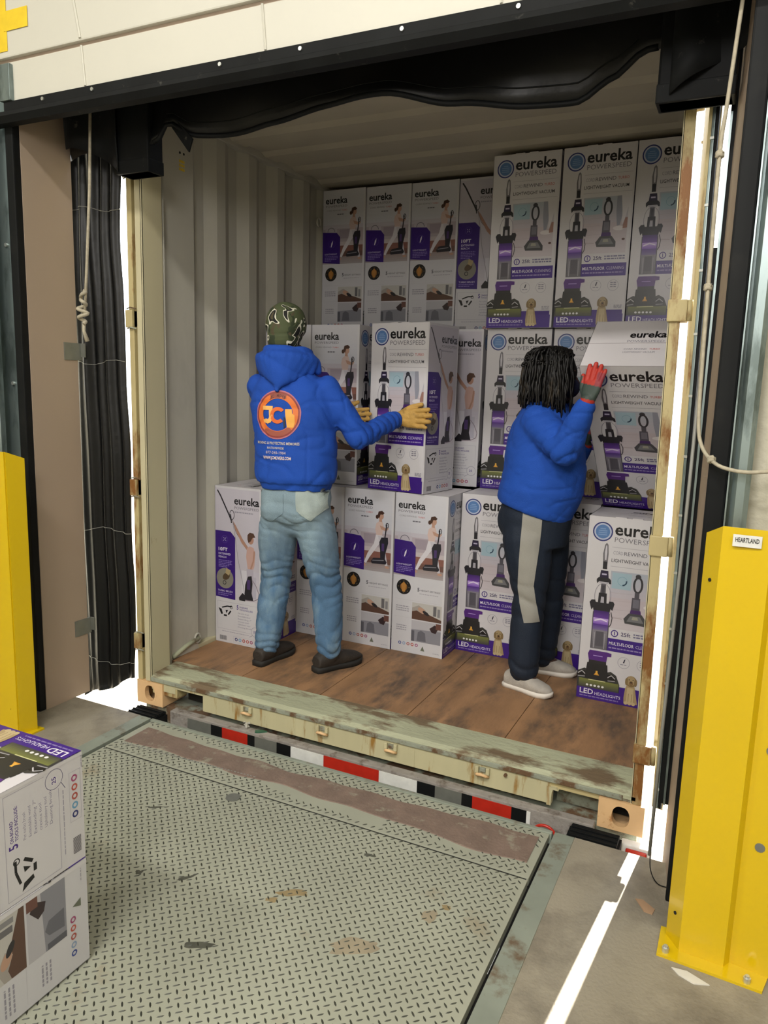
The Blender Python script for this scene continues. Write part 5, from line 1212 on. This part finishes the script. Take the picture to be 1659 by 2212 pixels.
b.chain([shF, elF, wrF - (wrF - elF).normalized() * .02], [.085, .074, .046])
sm_ = b.solid(.0075, 14, fold_sw); put('sweatshirt', sm_, M_sweat, wo)
def fold_p(co, nn):
    x, y, z = co; k = math.exp(-((z - .60) / .10) ** 2) + math.exp(-((z - .24) / .09) ** 2)
    return noise.noise((x * 6, y * 6, z * 4)) * .007 - .011 * k * ridge(z * 34 + x * 10 + 2 * noise.noise(co * 7))
b = Blob()
b.loft([(V((1.755, .825, 1.09)), r * .165, f * .155), (V((1.758, .825, 1.0)), r * .180, f * .172), (V((1.755, .83, .92)), r * .182, f * .165), (V((1.765, .83, .86)), r * .170, f * .145)], 28)
b.ellip(V((1.700, .80, .97)), r * .13, f * .12, u * .12)
b.chain([hipN + V((.01, 0, -.05)), V((1.765, .742, .78)), knN, V((1.772, .740, .42)), anN + V((.004, 0, .02))], [.118, .108, .084, .076, .074])
b.chain([hipF + V((0, 0, -.05)), V((1.808, .93, .76)), knF, V((1.805, .985, .40)), anF + V((0, 0, .02))], [.112, .102, .082, .074, .070])
pm = b.solid(.009, 5, fold_p); put('trousers', pm, M_navy, wo); pb = bvh_of(pm)
A = Art(); A.unit = 1.0
STRIPE_L = [(1.750, 1.09), (1.747, .942), (1.744, .81), (1.745, .678), (1.758, .60), (1.784, .505)]
STRIPE_R = [(1.840, 1.09), (1.837, .95), (1.828, .82), (1.819, .69), (1.834, .61), (1.855, .515)]
A.poly([(x, -z) for x, z in STRIPE_L] + [(x, -z) for x, z in STRIPE_R[::-1]], '#95938c')
drape('side_panel', A, (0, .63, 0), V((1, 0, 0)), u, (-.2, 1, -.05), pb, wo, M_stripe, .02, .003)
# mask
b = Blob(); b.ellip(hd + f * .062 - u * .050, r * .052, f * .058, u * .052, 16, 12); b.ellip(hd + f * .030 - u * .055, r * .072, f * .045, u * .040, 16, 10)
put('face_mask', b.solid(.005, 4), M_mask, wo)
# braids
random.seed(11); hg = G(); capg = Blob()
hcn = hd + u * .022 - f * .012
capg.ellip(hcn, r * .092, f * .112, u * .110, 20, 14); capg.ellip(hcn - u * .07 - f * .045, r * .088, f * .075, u * .10, 18, 12)
put('hair_cap', capg.solid(.008, 3, lambda co, nn: .006 * noise.noise(co * 22)), M_hair, wo)
for i in range(250):
    a = random.uniform(0, 2 * math.pi); e = random.uniform(.05, 1.45)
    dx, dy, dz = math.cos(a) * math.cos(e), math.sin(a) * math.cos(e), math.sin(e)
    if dy > .38 and dz < .60: continue      # keep the face clear
    p0 = hcn + r * dx * .094 + f * dy * .112 + u * dz * .112
    flat = (r * dx + f * (dy if dy < .1 else dy * .25)); flat = flat.normalized() if flat.length > .05 else -f
    if dy > .25 : flat = (flat + r * (1 if dx > 0 else -1) * .8).normalized()
    outw = random.uniform(.100, .135); zb = random.uniform(1.50, 1.56) if dy < .3 else random.uniform(1.46, 1.56)
    q1 = hcn + flat * (outw * .95) + u * (.03 if dz < .6 else .05)
    q2 = hcn + flat * (outw + .008) - u * .055; q3 = V((q2.x, q2.y, zb)) + flat * random.uniform(-.012, .012)
    P = smoothpts([p0 - flat * .004, p0.lerp(q1, .5) + (p0 - hcn).normalized() * .022, q1, q2, q3], 5)
    P = [q + V((math.sin(k * 1.1 + i) * .0035, math.cos(k * 1.3 + i) * .0035, 0)) for k, q in enumerate(P)]
    n_ = len(P); hg.tube(P, [.0052 + .0014 * math.sin(k * 2.1 + i) - (.002 if k > n_ - 3 else 0) for k in range(n_)], 5)
hr_ = puts('hair_braids', hg, M_hair, wo); hr_['kind'] = 'stuff'
# gloves: red knit with a grey-green dipped band
RED, GRN = hx('#b03024'), hx('#38453f')
def glove_col(w, d, th):
    w = V(w); d = V(d).normalized(); th = V(th).normalized()
    def fn(co):
        q = co - w; t = q.dot(d); s_ = q.dot(th)
        if t < .012: return RED
        if t < .072: return GRN
        if s_ > .05 and t < .10: return GRN
        return RED if s_ > -.022 or t > .13 else hx('#8c2f38')
    return fn
b = Blob(); hand_blob(b, wrN, (.20, .02, .98), (-.93, .30, .1), (.30, .95, 0), (.02, .05, .05), .97, thick=1.08, thumb_ang=.62); b.cap(wrN - (wrN - elN).normalized() * .035, wrN + V((0, 0, .01)), .031, .031)
me = b.solid(.0034, 2); shape_color(me, glove_col(wrN, (.20, .02, .98), (-.93, .30, .1))); put('glove', me, M_ink2, wo)
b = Blob(); hand_blob(b, wrF, (.25, -.2, .95), (-.3, .9, 0), (.95, .3, 0), (.1, .1, .1), .95, thick=1.08); b.cap(wrF - (wrF - elF).normalized() * .03, wrF, .036, .033)
me = b.solid(.004, 2); shape_color(me, glove_col(wrF, (.25, -.2, .95), (-.3, .9, 0))); put('glove', me, M_ink2, wo)
foot(wo, (1.675, .752), (1.938, .690), ZF, M_knit, M_sole, .262, .098, .044, (1.755, .735, .235), M_sole, 'sneaker', .022)
foot(wo, (1.715, .995), (1.945, 1.035), ZF, M_knit, M_sole, .262, .098, .044, (1.785, 1.005, .235), M_sole, 'sneaker', .022)

# sticker wording on the guard, small print on the tape cross
def flat_text(name, s, w, h, col, parent, loc, rot, bold=.02):
    A = Art(); A.text(s, 0, 0, w, h, col, bold)
    me = A.mesh(name, lambda x, y, n: (x, -n, -y), .0004, 0); o = bpy.data.objects.new(name, me); COL.objects.link(o); o.parent = parent; o.location = loc; o.rotation_euler = rot; return o
flat_text('sticker_lettering', 'HEARTLAND', .056, .012, '#26262a', gr, (-.056, -.0362, 1.217), (0, 0, 0))
